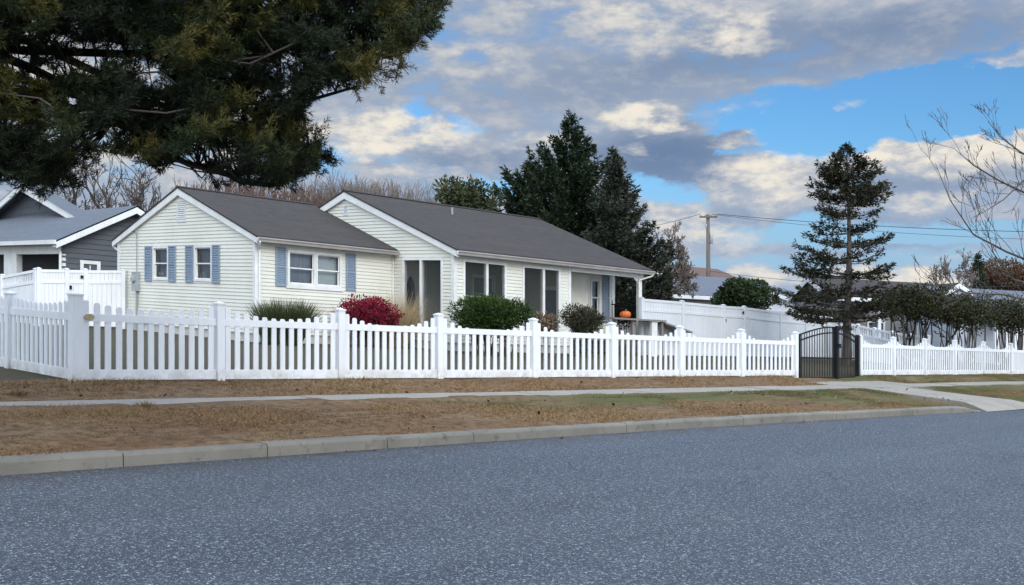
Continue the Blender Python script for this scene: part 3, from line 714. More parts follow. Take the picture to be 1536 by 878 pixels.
# porch: door, window, shutter, posts
dp = MB(PF).box(pd[0], pd[1], .021, .05, pd[2], pd[3]).build('door', DOORP, hs)
mb = MB(PF); frame_bars(mb, pd[0] - .1, pd[1] + .1, pd[2], pd[3] + .1, .1, .021, .06); mb.build('door_frame', TRIM, hs)
window(PF, *pw, hs, CURT); shutter(PF, up(903), up(913), -.05, 1.72, hs)
MB(HS).box(PE - .16, PE + .028, PB - .05, PB + .03, BASE, EV - .02).build('corner_board', TRIM, hs)
MB(HS).box(SE, 13.6, PB + .02, 2.95, FLR - .12, FLR).build('porch_floor', DECKWOOD, hs)
u_p = u_at(959, 2.88)
MB(HS).box(u_p - .07, u_p + .07, 2.80, 2.94, FLR, EV - .1).build('porch_post', TRIM, hs)
MB(HS).prism([(u_p - .07, EV - .30), (u_p - .30, EV - .302), (u_p - .25, EV - .36), (u_p - .12, EV - .44), (u_p - .07, EV - .58)], lambda a, b, d: (a, d, b), 2.85, 2.89).build('bracket', TRIM, hs)
# roof vent pipe
vp = HS(9.2, .8, 0)
c = HS(8.4, -1.2, EV + .10 + (2.88 + 1.2)*smn - .05); MB().lathe(c, [(.04, -.05), (.04, .28)], 8).build('vent_pipe', PIPEGREY, rfm)

# porch ledge (deck), railing, pumpkin
dk = thing('side_deck', HS(13, 3.6, -1.1), 'weathered grey deck with sloping ramp at the porch corner', 'deck')
ul0, ul1 = u_at(903, 3.2), u_at(981, 3.2)
MB(HS).box(ul0, ul1, 2.98, 3.75, .07, .13).build('ledge', DECKWOOD, dk)
MB(HS).prism([(ul1 + .01, .06), (ul1 + 1.6, -.22), (ul1 + 1.6, -.28), (ul1 + .01, .0)], lambda a, b, d: (a, d, b), 2.98, 3.7).build('ramp', DECKWOOD, dk)
for p in (ul0 + .2, ul0 + 1.1, ul1 - .1):
    MB(HS).box(p - .05, p + .05, 3.55, 3.65, -1.2, .07).build('leg', DECKWOOD, dk)
MB(HS).box(ul1 - .75, ul1 - .45, 3.60, 3.70, -1.15, .068).build('white_panel', TRIM, dk)
# black iron railing behind the pumpkin
ir = thing('iron_railing', HS(13, 2.7, FLR), 'black iron railing at the porch behind the orange pumpkin', 'railing')
r0, r1 = u_at(921, 1.9), u_at(950, 2.3)
mb = MB(HS); mb.box(13.5, 13.53, 1.62, 2.78, .58, .62); mb.box(13.5, 13.53, 1.62, 2.78, FLR + .05, FLR + .09); mb.build('rail', DARKMETAL, ir)
for k in range(11):
    v = 1.66 + k*.11; MB(HS).box(13.507, 13.523, v, v + .016, FLR, .75 if k % 3 == 0 else .58).build('baluster', DARKMETAL, ir)
pk = thing('pumpkin', HS(u_at(938, 3.3), 3.3, .13), 'orange pumpkin resting on the grey porch ledge', 'pumpkin')
c = HS(u_at(938, 3.3), 3.3, .13); mb = MB(); n = 40
prof = [(.02, .015), (.12, .0), (.175, .05), (.19, .12), (.17, .19), (.10, .235), (.03, .225)]
rings = []
for r, h in prof:
    k = len(mb.v)
    for j in range(n):
        a = 2*math.pi*j/n; q = r*(1 - .07*abs(math.cos(a*5))**3 - .02); mb.v.append((c[0]+q*math.cos(a)*1.05, c[1]+q*math.sin(a)*1.05, c[2]+h))
    rings.append(range(k, k+n))
for A, B in zip(rings, rings[1:]):
    for j in range(n): mb.f.append([A[j], A[(j+1) % n], B[(j+1) % n], B[j]]); mb.uv.append(None)
mb.f.append(list(rings[0])[::-1]); mb.uv.append(None); mb.f.append(list(rings[-1])); mb.uv.append(None)
mb.build('flesh', PUMP, pk, True)
MB().tube([(c[0], c[1], c[2]+.21), (c[0]+.01, c[1], c[2]+.26), (c[0]+.04, c[1], c[2]+.30)], [.025, .018, .015], 7).build('stem', STEM, pk, True)

# ------------------------------------------------------------------ privacy fences
def privacy(M, ps, tops, bots, parent, gate=None, spindle=False, mat=VINYL2, posts=None):
    for i, p in enumerate(ps):
        if posts is None or posts[i]: post(M, p, tops[i] + .05, bots[i] - .1, parent, mat)
    for i in range(len(ps)-1):
        p, q = ps[i] + .064, ps[i+1] - .064; t0, t1, b0, b1 = tops[i], tops[i+1], bots[i], bots[i+1]
        name = 'fence_gate' if gate == i else 'privacy_panel'
        mb = MB(M); n = max(6, int((q - p)/.15))
        for k in range(n):
            f0, f1 = k/n, (k+1)/n; x0 = p + (q - p)*f0 + .004; x1 = p + (q - p)*f1 - .004; T = t0 + (t1 - t0)*(f0 + f1)/2; B = b0 + (b1 - b0)*(f0 + f1)/2
            mb.box(x0, x1, -.011, .011, B + .1, T - .36)
        o = mb.build(name, mat, parent)
        for rn, z0, z1, ref in (('top_rail', -.09, 0, 1), ('mid_rail', -.44, -.34, 1), ('bottom_rail', .03, .17, 0)):
            ra_, rb_ = (t0, t1) if ref else (b0, b1)
            MB(M).prism([(p, ra_ + z0), (q, rb_ + z0), (q, rb_ + z1), (p, ra_ + z1)], lambda a, b, d: (a, d, b), -.03, .03).build(rn, mat, o)
        mb = MB(M); n = max(8, int((q - p)/(.125 if spindle else .16)))
        for k in range(n):
            f = (k + .5)/n; x = p + (q - p)*f; T = t0 + (t1 - t0)*f; w = .022 if spindle else .5*(q - p)/n - .004
            mb.box(x - w, x + w, -.012, .012, T - .40, T - .05)
        mb.build('spindles' if spindle else 'top_boards', mat, o)
        if gate == i:
            MB(M).box(q - .10, q - .02, .031, .06, t0 - .25, t0 - .15).build('latch', DARKMETAL, o)
            MB(M).box(p + .01, p + .09, .031, .05, t0 - .62, t0 - .50).build('hinge', DARKMETAL, o)
def wmap(A, B):
    A = Vector(A); B = Vector(B); d = (B - A); L = d.length; d /= L
    return L, lambda p, q, h: W(A.x + d.x*p + d.y*q, A.y + d.y*p - d.x*q, h)
# right: from the house end back to the far corner
pA = (xat(962, 37.0), 37.0); pB = (xat(1240, 48), 48.0)
L, Mp = wmap(pA, pB)
def along(px, A=pA, L_=None, Mf=None, B=pB):
    t = (px - 768)/F; dx, dy = B[0]-A[0], B[1]-A[1]; k = (t*A[1] - A[0])/(dx - t*dy); return k*math.hypot(dx, dy)
pxs = [962, 1023, 1085, 1116, 1170, 1208, 1240]; pys = [448, 453, 459, 461, 468, 471.5, 475]
ps = [along(p) for p in pxs]; tp = []
for p, px, py in zip(ps, pxs, pys):
    w = Mp(p, 0, 0); tp.append(hat(px, py, w[1]))
pf = thing('privacy_fence', Mp(L/2, 0, -1.15), 'long solid white privacy fence with a gate, behind the porch and ramp', 'fence')
privacy(Mp, ps, tp, [-1.15]*7, pf, gate=2)
# right corner: spindle-topped run coming forward
pC = (xat(1392, 43.0), 43.0); L2, Ms = wmap(pB, pC); n = 6
sp = thing('spindle_fence', Ms(L2/2, 0, -1.2), 'white fence with open spindle top behind the black gate and pine trunk', 'fence')
ps2 = [L2*k/n + (.13 if k == 0 else 0) for k in range(n+1)]; tp2 = [tp[-1] - .02 - (tp[-1] - hat(1388, 504, 43))*(1 - (1 - k/n)**1.6) for k in range(n+1)]
privacy(Ms, ps2, tp2, [-1.2]*(n+1), sp, spindle=True, mat=VINYL)
# left: run along house rear line and spindle run
qA = (xat(57, 34.0), 34.0); qB = (xat(184, 35.7), 35.7); L3, Ml = wmap(qA, qB)
pl_ = thing('privacy_fence', Ml(L3/2, 0, -1.1), 'solid white privacy fence with a gate left of the cream gable wall', 'fence')
pxl = [58, 100, 128, 184]; psl = [along(p, qA, B=qB) for p in pxl]; tl = [hat(px, py, Ml(p, 0, 0)[1]) for p, px, py in zip(psl, pxl, [404, 405, 405.5, 406])]
privacy(Ml, psl, tl, [-1.1]*4, pl_, gate=1, mat=VINYL)
qC = (xat(-45, 37.5), 37.5); L4, Mk = wmap(qC, qA)
sl_ = thing('spindle_fence', Mk(L4/2, 0, -1.1), 'white fence with open spindle top sloping down at the left edge', 'fence')
n = 2; tk = [hat(px, py, Mk(L4*f, 0, 0)[1]) for px, py, f in ((-45, 424, 0), (6, 414, .5), (57, 405, .96))]
privacy(Mk, [0, L4*.5, L4 - .13], tk, [-1.1]*3, sl_, spindle=True, mat=VINYL)

# ------------------------------------------------------------------ neighbour's grey house
nh = thing('grey_house', NB(2.7, -5, -1.1), 'charcoal grey house with white trim, porch and blue-grey roofs at the left', 'house')
NG = lambda x, d, h: NB(x, d, h)
ne, nr = 1.98, 3.42; gn = lambda h: (max(0, h - ne)*2.75/(nr - ne), 5.5 - max(0, h - ne)*2.75/(nr - ne))
nwv = lambda px: ((px-768)/F*40 + 16.9)/(.714 - .70*(px-768)/F)
nwin = (nwv(121), nwv(149), .0, 1.22)
lap_wall('wall', NG, 0, 5.5, -1.1, nr - .02, [nwin], GREYSIDE, nh, gn, course=.2, lip=.03, hb=ne)
f = window(NG, *nwin, nh, None, hung=False, fw=.13); MB(NG).box((nwin[0]+nwin[1])/2 - .02, (nwin[0]+nwin[1])/2 + .02, -.04, .01, nwin[2]+.15, nwin[3]-.15).build('mullion', TRIM, f)
def nroof(M, u0, u1, um_, hl, hr_, v0, v1, mat):
    mb = MB(M)
    for ue in (u0, u1):
        s = math.hypot(um_ - ue, hr_ - hl)
        mb.face([(ue, v0, hl), (ue, v1, hl), (um_, v1, hr_), (um_, v0, hr_)], [(0, 0), (v1-v0, 0), (v1-v0, s), (0, s)])
        mb.face([(ue, v0, hl-.06), (ue, v1, hl-.06), (um_, v1, hr_-.06), (um_, v0, hr_-.06)], [(0, 0)]*4)
        mb.face([(ue, v0, hl-.06), (ue, v1, hl-.06), (ue, v1, hl), (ue, v0, hl)], [(0, 0)]*4)
    return mb.build('roof', mat, nh)
nroof(NB, -.35, 5.85, 2.75, ne - .17 + .1, nr + .1, .45, -22, SHINGB)
for a, b in ((-.35, 2.75), (5.85, 2.75)):
    MB(NG).prism([(a, ne - .13), (b, nr + .04), (b, nr - .20), (a, ne - .36)], lambda p, q, d: (p, d, q), .38, .45).build('rake_board', TRIM, nh)
    MB(NG).prism([(a, ne - .30), (b, nr - .10), (b, nr - .12), (a, ne - .32)], lambda p, q, d: (p, d, q), .0, .37).build('soffit', TRIM, nh)
MB(NB).box(-.42, -.34, -22, .4, ne - .22, ne - .06).build('gutter', TRIM, nh)
# porch on the left side: recess with header, columns
PL = lambda x, d, h: NB(-d, x, h)
MB(PL).box(-22, .0, -.16, .02, ne - .55, ne - .12).build('porch_header', TRIM, nh)
MB(PL).box(-.16, .02, -.16, .03, -1.1, ne - .55).build('porch_column', TRIM, nh)
for px0, px1 in ((7, 26), (-40, -30)):
    def vp_(px): t = (px-768)/F; return (t*40 + 16.9)/(.70 + .714*t)
    MB(PL).box(vp_(px0), vp_(px1) - .02, -.2, .03, -1.1, ne - .551).build('porch_column', TRIM, nh)
MB(PL).box(-22, -.1, -2.0, -1.9, -1.1, ne).build('porch_wall', GREYSIDE, nh)
MB(PL).box(-.10, -.001, -2.0, -.16, -1.1, ne).build('porch_wall', GREYSIDE, nh)
o = MB(PL).box(-4.9, -3.9, -1.899, -1.84, -1.0, 1.2).build('door', TRIM, nh); MB(PL).box(-4.55, -4.05, -1.839, -1.83, -.6, 1.0).build('glass_panel', DARKGLASS, o)
MB(PL).box(-2.5, -2.0, -1.0, -.6, -1.0, .35).build('porch_chair', VINYL2, nh)
spv = [(-.38, .25, ne - .2), (-.2, .16, ne - .38), (-.08, .12, ne - .5), (-.08, .12, -1.1)]
MB(NB).tube(spv, .045, 8).build('downspout', TRIM, nh)
MB(NG).tube([(3.0, .1, 2.72), (3.05, .14, 2.95), (3.2, .14, 2.95), (3.25, .1, 2.72)], .04, 6).build('wall_vent', PIPEGREY, nh)
# taller cross gable behind
G2 = lambda x, d, h: NB(2.5 - d, x, h)
ga, gbv = -15.6, -3.6; gr, gh = -9.7, 4.72; gb_ = 3.05
mb = MB(G2); mb.prism([(ga, 2.2), (gbv, 2.2), (gbv, gb_), (gr, gh), (ga, gb_)], lambda p, q, d: (p, d, q), -.1, 0)
mb.build('gable_wall', GREYSIDE, nh)
MB(NB).prism([(ga, 1.6), (gbv, 1.6), (gbv, gb_), (gr, gh), (ga, gb_)], lambda p, q, d: (d, p, q), 2.62, 2.9).build('gable_wall', GREYSIDE, nh)
for k in range(8):
    h = 2.3 + .3*k; e = max(0, h - gb_)*(gr - ga)/(gh - gb_)
    MB(G2).box(ga + e + .15, gbv - e - .15, 0, .02, h, h + .03).build('siding_lap', GREYSIDE, nh)
mb = MB(NB)
for ve in (ga - .5, gbv + .5):
    sl = (gh - gb_)/(gr - ga); he = gb_ - .5*sl + .1
    mb.face([(1.95, ve, he), (2.95, ve, he), (2.95, gr, gh + .1), (1.95, gr, gh + .1)], [(0, 0), (2.2, 0), (2.2, 6), (0, 6)])
    mb.face([(1.95, ve, he-.06), (2.95, ve, he-.06), (2.95, gr, gh + .04), (1.95, gr, gh + .04)], [(0, 0)]*4)
mb.build('roof', SHINGB, nh)
for ve in (ga - .5, gbv + .5):
    MB(G2).prism([(ve, he - .02), (gr, gh + .08), (gr, gh - .22), (ve, he - .27)], lambda p, q, d: (p, d, q), .46, .54).build('rake_board', TRIM, nh)

# ------------------------------------------------------------------ houses behind, on the right
def gable_house(name, label, c, yaw, Lx, Ly, he, hr, wall, roofm, base=-1.3, over=.35, wins=(), trim=FARWHITE):
    # ridge along local x
    ca, sa = math.cos(yaw), math.sin(yaw)
    Mh = lambda x, y, h: W(c[0] + ca*x - sa*y, c[1] + sa*x + ca*y, h)
    t = thing(name, Mh(0, 0, base), label, 'house')
    MB(Mh).prism([(-Ly/2, base), (Ly/2, base), (Ly/2, he), (0, hr), (-Ly/2, he)], lambda p, q, d: (d, p, q), -Lx/2, Lx/2).build('wall', wall, t)
    mb = MB(Mh); sl = (hr - he)/(Ly/2); X = Lx/2 + over; Y = Ly/2 + over; he2 = he - sl*over
    for s in (-1, 1):
        q = math.hypot(Y, hr - he2)
        mb.face([(-X, s*Y, he2 + .1), (X, s*Y, he2 + .1), (X, 0, hr + .1), (-X, 0, hr + .1)], [(0, 0), (2*X, 0), (2*X, q), (0, q)])
        mb.face([(-X, s*Y, he2 + .02), (X, s*Y, he2 + .02), (X, 0, hr + .02), (-X, 0, hr + .02)], [(0, 0)]*4)
    mb.build('roof', roofm, t)
    for s in (-1, 1):
        MB(Mh).box(-X, X, s*Y - .04, s*Y + .04, he2 - .14, he2 + .08).build('fascia', trim, t)
        for e in (-1, 1): MB(Mh).prism([(s*Y, he2 + .06), (0, hr + .06), (0, hr - .2), (s*Y, he2 - .2)], lambda p, q, d: (d, p, q), e*X - .03, e*X + .03).build('rake_board', trim, t)
    for (face, p, q, a, b) in wins:
        if face == 'f': Mw = lambda x, d, h: Mh(x, -Ly/2 - d, h)
        else: Mw = lambda x, d, h: Mh(Lx/2 + d if face == 'r' else -Lx/2 - d, x, h)
        m2 = MB(Mw); frame_bars(m2, p, q, a, b, .1, .0, .06); f = m2.build('window', trim, t)
        MB(Mw).box(p + .1, q - .1, .001, .02, a + .1, b - .1).build('pane', DARKGLASS, f)
    return t, Mh
z = 64; t, _ = gable_house('grey_roof_house', 'low house with a broad pale blue-grey roof beyond the white privacy fence', (xat(1030, z), z + 4.5), R(-2), 9.5, 8.5, hat(1030, 446, z) + .15, hat(1030, 416, z + 4.5), GREYWALL, SHINGL, wins=(('f', -2, -1, -.2, 1),))
MB().lathe(W(xat(1052, z+1.8), z + 1.8, hat(1052, 436, z+1.8)-.1), [(.09, -.4), (.09, .35)], 8).build('vent_pipe', PIPEGREY, t)
z = 84; gable_house('brown_roof_house', 'tan house with brown shingle roof left of the utility pole', (xat(1014, z+2), z + 3), R(33), 9.0, 5.2, hat(1040, 413.5, z), hat(1035, 399, z + 1), TANWALL, BROWNROOF, wins=())
z = 74; gable_house('white_house', 'small white gabled house between the round green tree and the tall pine', (xat(1166, z), z + 3), R(60), 8, 5.0, hat(1166, 446, z), hat(1150, 428, z), FARWHITE, SHINGL, wins=(('l', -.5, .5, .2, 1.2),))
z = 60; t, Mh = gable_house('long_grey_house', 'long grey house with a dark grey roof behind the tall pine', (xat(1345, z), z + 4.5), R(0), 6.7*1.02, 8.6, hat(1345, 452, z) + .1, hat(1345, 425, z + 4.5), GREYWALL, SHING, wins=(('f', 1.2, 2.2, -.4, .8), ('f', -1.6, -.6, -.4, .8)))
MB(Mh).box(-1.62, -1.46, -6.2, -6.04, -1.3, hat(1297, 463, 58)).build('porch_post', FARWHITE, t)
MB(Mh).box(-3.3, -1.4, -6.3, -4.36, hat(1297, 463, 58), hat(1297, 463, 58) + .12).build('porch_roof', SHING, t)
z = 58; gable_house('white_gable_house', 'white house with a small pointed gable beside the long grey house', (xat(1437, z), z + 2.5), R(90), 5.0, 1.9, hat(1437, 443, z), hat(1437, 427, z), FARWHITE, SHING, over=.2)
z = 55; t, Mh = gable_house('pale_blue_house', 'pale blue-grey house with white porch posts at the right edge', (xat(1545, z), z + 4.2), R(0), 7.6, 8, hat(1500, 472, z), hat(1500, 438, z+4.2), PALEWALL, SHINGL, wins=(('f', -1.0, -.2, -.6, .7),))
for px in (1494, 1508, 1524):
    x = xat(px, 53.5); MB(W).box(x - .09, x + .09, 53.4, 53.58, -1.3, hat(px, 480, 53.5)).build('porch_post', FARWHITE, t)
MB(W).box(xat(1490, 53.5), xat(1545, 53.5), 53.3, 55, hat(1508, 478, 53.5), hat(1508, 475, 53.5)).build('porch_roof', SHING, t)

# ------------------------------------------------------------------ utility pole and wires
z = 75; px = 1062; bx = xat(px, z)
up_ = thing('utility_pole', W(bx, z, -1.3), 'brown wooden utility pole with crossarm and grey transformer', 'utility pole')
Mu = lambda x, y, h: W(bx, z, 0)[0:2] + (W(bx, z, h)[2],) if False else (bx + x, z + y, W(bx, z, h)[2])
tph = hat(px, 322, z)
MB(Mu).tube([(0, 0, -1.4), (.03, 0, 3), (.0, 0, tph)], [.19, .165, .125], 10).build('pole', WOODPOLE, up_, True)
ch = hat(px, 326, z); MB(Mu).box(-.62, .62, -.19, -.12, ch - .06, ch + .07).build('crossarm', WOODPOLE, up_)
for x in (-.55, -.2, .2, .55): MB().lathe(Mu(x, -.155, ch + .07), [(.02, 0), (.05, .03), (.05, .08), (.02, .14)], 8).build('insulator', INSUL, up_)
c = Mu(.22, -.1, hat(px, 366, z)); MB().lathe(c, [(.10, 0), (.12, .02), (.12, .62), (.09, .70), (.03, .74)], 14).build('transformer', METERGREY, up_, True)
MB(Mu).box(-.22, -.1, -.16, -.02, hat(px, 341, z), hat(px, 336, z)).build('cutout', METERGREY, up_)
def wire(name, A, B, sag, r, label):
    A = Vector(A); B = Vector(B); P = [tuple(A.lerp(B, k/24) - Vector((0, 0, sag*4*(k/24)*(1-k/24)))) for k in range(25)]
    tag(MB().tube(P, r, 4).build(name, WIREM, None, True), label, 'wire')
wire('power_wire', Mu(.55, -.155, ch + .21), PX(1760, 350, 60), .35, .022, 'upper thin black wire running right from the utility pole past the pine')
wire('power_wire', Mu(.2, -.155, ch + .20), PX(1760, 362, 62), .5, .015, 'lower thin black wire running right from the utility pole past the pine')
wire('power_wire', Mu(-.55, -.155, ch + .21), PX(880, 352, 95), .3, .018, 'thin black wire running left from the utility pole into the spruces')
wire('service_wire', Mu(.1, -.16, hat(px, 407, z)), PX(1560, 428, 66), .5, .018, 'low sagging cable from the utility pole over the far roofs')

# ------------------------------------------------------------------ trees and shrubs
def unit(a): return a/np.maximum(np.linalg.norm(a, axis=-1, keepdims=True), 1e-6)
def leaves(P, D, L, Wd, rr=None):
    n = len(P); D = unit(D); Bv = unit(np.cross(D, unit(rng.normal(size=(n, 3))))); L = np.broadcast_to(L, (n,))[:, None]; Wd = np.broadcast_to(Wd, (n,))[:, None]
    return np.stack([P, P + D*L*.45 + Bv*Wd*.5, P + D*L, P + D*L*.45 - Bv*Wd*.5], 1)
def clump_tint(P, s, seed):
    r = np.random.default_rng(seed); t = np.zeros(len(P))
    for k in range(5):
        w = unit(r.normal(size=3))*s*(1 + .7*k); t += np.sin(P @ w + r.uniform(0, 6))/(1 + .5*k)
    return t/2.2
def conifer(name, px, z, base_h, top_py, prof, leafm, label, nbr=150, rise=.1, leafL=.16, leafW=.05, dens=26, seed=1, inner=.25, bark=BARKG, trunk_r=.2, group=None, flat=.10, spread=.34, tip=.15, xoff=None, vary=None, dfun=None):
    r = np.random.default_rng(seed); x0 = xat(px, z); zb = W(x0, z, base_h)[2]; zt = W(x0, z, hat(px, top_py, z))[2]; H = zt - zb
    t = thing(name, (x0, z, zb), label, 'tree', group)
    lean = .02*H
    seg = []; n = 14
    cx_ = lambda f: np.array([x0 + (xoff(f) if xoff else 0) + .04*math.sin(f*7 + seed), z + .03*math.cos(f*5), zb + f*H])
    for k in range(n): seg.append((*cx_(k/n), *cx_((k+1)/n), trunk_r*(1 - .95*k/n), trunk_r*(1 - .95*(k+1)/n)))
    limbs = []; LP = []; LD = []; LT = []
    for i in range(nbr):
        f = .10 + .90*((i + r.random())/nbr); f = min(f, .995); az = r.uniform(0, 2*math.pi)
        side = math.cos(az); rad = prof(f, side)*(r.uniform(.72, 1.08) if vary is None else r.uniform(*vary))
        if rad <= .05: continue
        rs = rise if not callable(rise) else rise(f)
        o = cx_(f); d = np.array([math.cos(az), math.sin(az), 0]); rs = rs + r.normal(0, .08)
        pts = [o + d*rad*s + np.array([0, 0, rad*(rs*s + tip*s**2.5 - .05*math.sin(3*s))]) for s in (0, .25, .5, .75, 1.0)]
        br = max(.006, min(.05, .018*rad))
        for k in range(4): limbs.append((*pts[k], *pts[k+1], br*(1 - .22*k), br*(1 - .22*(k+1))))
        m = max(5, int(dens*rad*(.6 + .4*rad)*(dfun(f) if dfun else 1)))
        s = inner + (1 - inner)*r.random(m)**.8; idx = np.minimum((s*4).astype(int), 3); fr_ = s*4 - idx; PP = np.array(pts)
        c = PP[idx]*(1 - fr_)[:, None] + PP[np.minimum(idx+1, 4)]*fr_[:, None]
        lat = np.array([-d[1], d[0], 0]); w = spread*rad*np.minimum(1, (1.12 - s)*1.6); off = r.uniform(-1, 1, m)*w
        c = c + lat*off[:, None] + r.normal(0, flat, (m, 3))*np.array([.5, .5, 1])
        dd = d*1.0 + lat*(np.sign(off)*.6)[:, None] + r.normal(0, .35, (m, 3)) + np.array([0, 0, rs + tip*s.mean()*1.2])
        LP.append(c); LD.append(dd); LT.append(np.clip(.28 + .45*r.normal(0, .4, m) + .30*s**2*r.random(), 0, 1))
    seg_mesh('trunk', seg, bark, t, 8); seg_mesh('branch_limbs', limbs, bark, t, 4)
    P = np.concatenate(LP); D = np.concatenate(LD); T = np.concatenate(LT); T = np.clip(T + .22*clump_tint(P, 1.6, seed), 0, 1)
    # each leaf position carries a small tuft of three
    P3 = np.repeat(P, 3, 0); D3 = np.repeat(unit(D), 3, 0) + r.normal(0, .38, (len(P)*3, 3)); T3 = np.repeat(T, 3)
    Lr = leafL*r.uniform(.6, 1.35, len(P3)); quad_mesh('crown', leaves(P3, D3, Lr, leafW*r.uniform(.7, 1.3, len(P3))), T3, leafm, t)
    return t
def pl(tab):
    xs = [a for a, b in tab]; ys = [b for a, b in tab]
    return lambda f: float(np.interp(f, xs, ys))
# tall layered pine behind the gate
z = 40; prR = pl([(0, .0), (.10, 1.5), (.2, 1.9), (.30, 2.0), (.38, 2.05), (.48, 1.6), (.56, 1.75), (.62, 1.2), (.70, 1.2), (.78, 1.65), (.84, 1.45), (.90, .85), (.96, .35), (1, .05)])
prL = pl([(0, 1.6), (.10, 2.55), (.20, 2.6), (.34, 2.55), (.46, 2.1), (.56, 1.75), (.66, 1.4), (.76, 1.55), (.84, 1.28), (.92, .65), (.97, .3), (1, .05)])
LAY = [.215, .27, .33, .41, .48, .55, .61, .68, .74, .79, .84, .88, .92, .95, .98]
conifer('pine_tree', 1272, z, -1.25, 219, lambda f, s: (prR(f) if s > 0 else prL(f))*(.55 + .45*abs(s)) * (1.0 if min(abs(f - q) for q in LAY) < .013 + .014*(f > .72) + .003*(f < .4) else .0), L_PINE, 'tall dark layered pine with bare trunk behind the black gate',
        nbr=520, rise=lambda f: .30*f - .02, leafL=.16, leafW=.040, dens=27, seed=4, inner=.30, trunk_r=.19, flat=.055, spread=.24, tip=.08, dfun=lambda f: .8 if f < .38 else 1.0)
# spruces behind the house
conifer('spruce_tree', 857, 50, -1.1, 172, lambda f, s: pl([(0, 2.2), (.25, 3.1), (.42, 2.9), (.56, 2.05), (.70, 1.35), (.84, .72), (.93, .36), (1, .05)])(f)*(1 + (.12 if s < 0 else -.1)), L_SPRUCE, 'tallest dark green spruce behind the ranch house roof',
        nbr=190, rise=.40, leafL=.22, leafW=.07, dens=64, seed=9, inner=.12, trunk_r=.22, flat=.11, spread=.17, tip=.42, vary=(.55, 1.22))
conifer('spruce_tree', 918, 46, -1.1, 222, pl and (lambda f, s: pl([(0, 2.4), (.15, 2.7), (.3, 2.55), (.5, 1.85), (.68, 1.15), (.84, .55), (1, .05)])(f)*(1.0 if s > 0 else .75)), L_GREYSP, 'grey-green spruce leaning over the porch end of the roof',
        nbr=210, rise=.12, leafL=.20, leafW=.06, dens=64, seed=14, inner=.12, trunk_r=.22, flat=.11, spread=.20, tip=.34, vary=(.55, 1.22))
conifer('spruce_tree', 795, 51, -1.1, 246, lambda f, s: pl([(0, 1.6), (.4, 2.0), (.6, 1.7), (.8, 1.0), (1, .1)])(f), L_SPRUCE, 'shortest dark spruce, left of the two tall spruces',
        nbr=95, rise=.36, leafL=.22, leafW=.07, dens=50, seed=21, inner=.2, trunk_r=.16, flat=.11, spread=.18, tip=.45, vary=(.5, 1.25))
conifer('spruce_tree', 1468, 82, -1.2, 382, lambda f, s: 1.7*(1 - f) + .05, L_SPRUCE, 'small pointed dark spruce beside the rust coloured tree', nbr=110, rise=.2, leafL=.3, leafW=.1, dens=30, seed=30, trunk_r=.15, flat=.12)

def branch_tree(name, base, dirv, H, r0, label, mat, seed, depth=5, splits=(2, 3), spread=.5, shrink=.72, cat='tree', group=None, up=.12, sides=4, trunk_frac=.3, parent=None, twist=.25):
    r = np.random.default_rng(seed); segs = []; tips = []
    def grow(p, d, L, rad, lv):
        n = 3; q = p
        for k in range(n):
            d = unit(d + r.normal(0, twist*.5, 3) + np.array([0, 0, up*.3])); p2 = q + d*L/n
            segs.append((*q, *p2, rad*(1 - .25*k/n), rad*(1 - .25*(k+1)/n))); q = p2
            if lv < depth and k < n-1 and lv > 0 and r.random() < .55:
                dd = unit(d + spread*1.3*unit(r.normal(size=3)) + np.array([0, 0, up])); grow(q, dd, L*shrink*.75, rad*.5, lv+1)
        tips.append((q, d))
        if lv >= depth: return
        for k in range(r.integers(splits[0], splits[1]+1)):
            dd = unit(d + spread*unit(r.normal(size=3)) + np.array([0, 0, up])); grow(q, dd, L*shrink*r.uniform(.75, 1.1), rad*.66, lv+1)
    t = parent or thing(name, base, label, cat, group)
    grow(np.array(base, float), np.array(dirv, float), H*trunk_frac, r0, 0)
    return t, np.array(segs), tips
def bare(name, px, z, top_py, r0, label, mat=TWIG, seed=1, depth=5, **kw):
    x = xat(px, z); b = W(x, z, gxy(x, z) if z < 30 else -1.25); H = W(x, z, hat(px, top_py, z))[2] - b[2]
    t, s, tips = branch_tree(name, b, (0, 0, 1), H, r0, label, mat, seed, depth, **kw)
    s[:, 2] = b[2] + (s[:, 2] - b[2])*H/(s[:, 5].max() - b[2]); s5 = s[:, 5].max(); s[:, 5] = b[2] + (s[:, 5] - b[2])*H/(s5 - b[2])
    big = (s[:, 6] > r0*.35); 
    s[:, 6:8] = np.maximum(s[:, 6:8], .010 + .00012*z)
    seg_mesh('trunk', s[big], mat, t, 6); seg_mesh('twig_crown', s[~big], mat, t, 3); return t
for i, (px, z, ty, r0, lab) in enumerate([(118, 58, 236, .17, 'bare grey tree left of the dark hanging bough, farthest left of the bare ones'), (158, 62, 215, .20, 'bare tree with forked trunk rising behind the grey house roof ridge'), (204, 56, 228, .17, 'bare tree standing just left of the cream gable'), (250, 64, 238, .16, 'bare tree directly behind the cream gable peak'), (60, 66, 225, .18, 'bare tree behind the tall grey gable under the dark pine boughs')]):
    bare('bare_tree', px, z, ty, r0, lab, TWIG, 40+i, 6, spread=.62, trunk_frac=.27, shrink=.78, splits=(2, 2), twist=.34, up=.10, group='bare trees beyond the houses on the left')
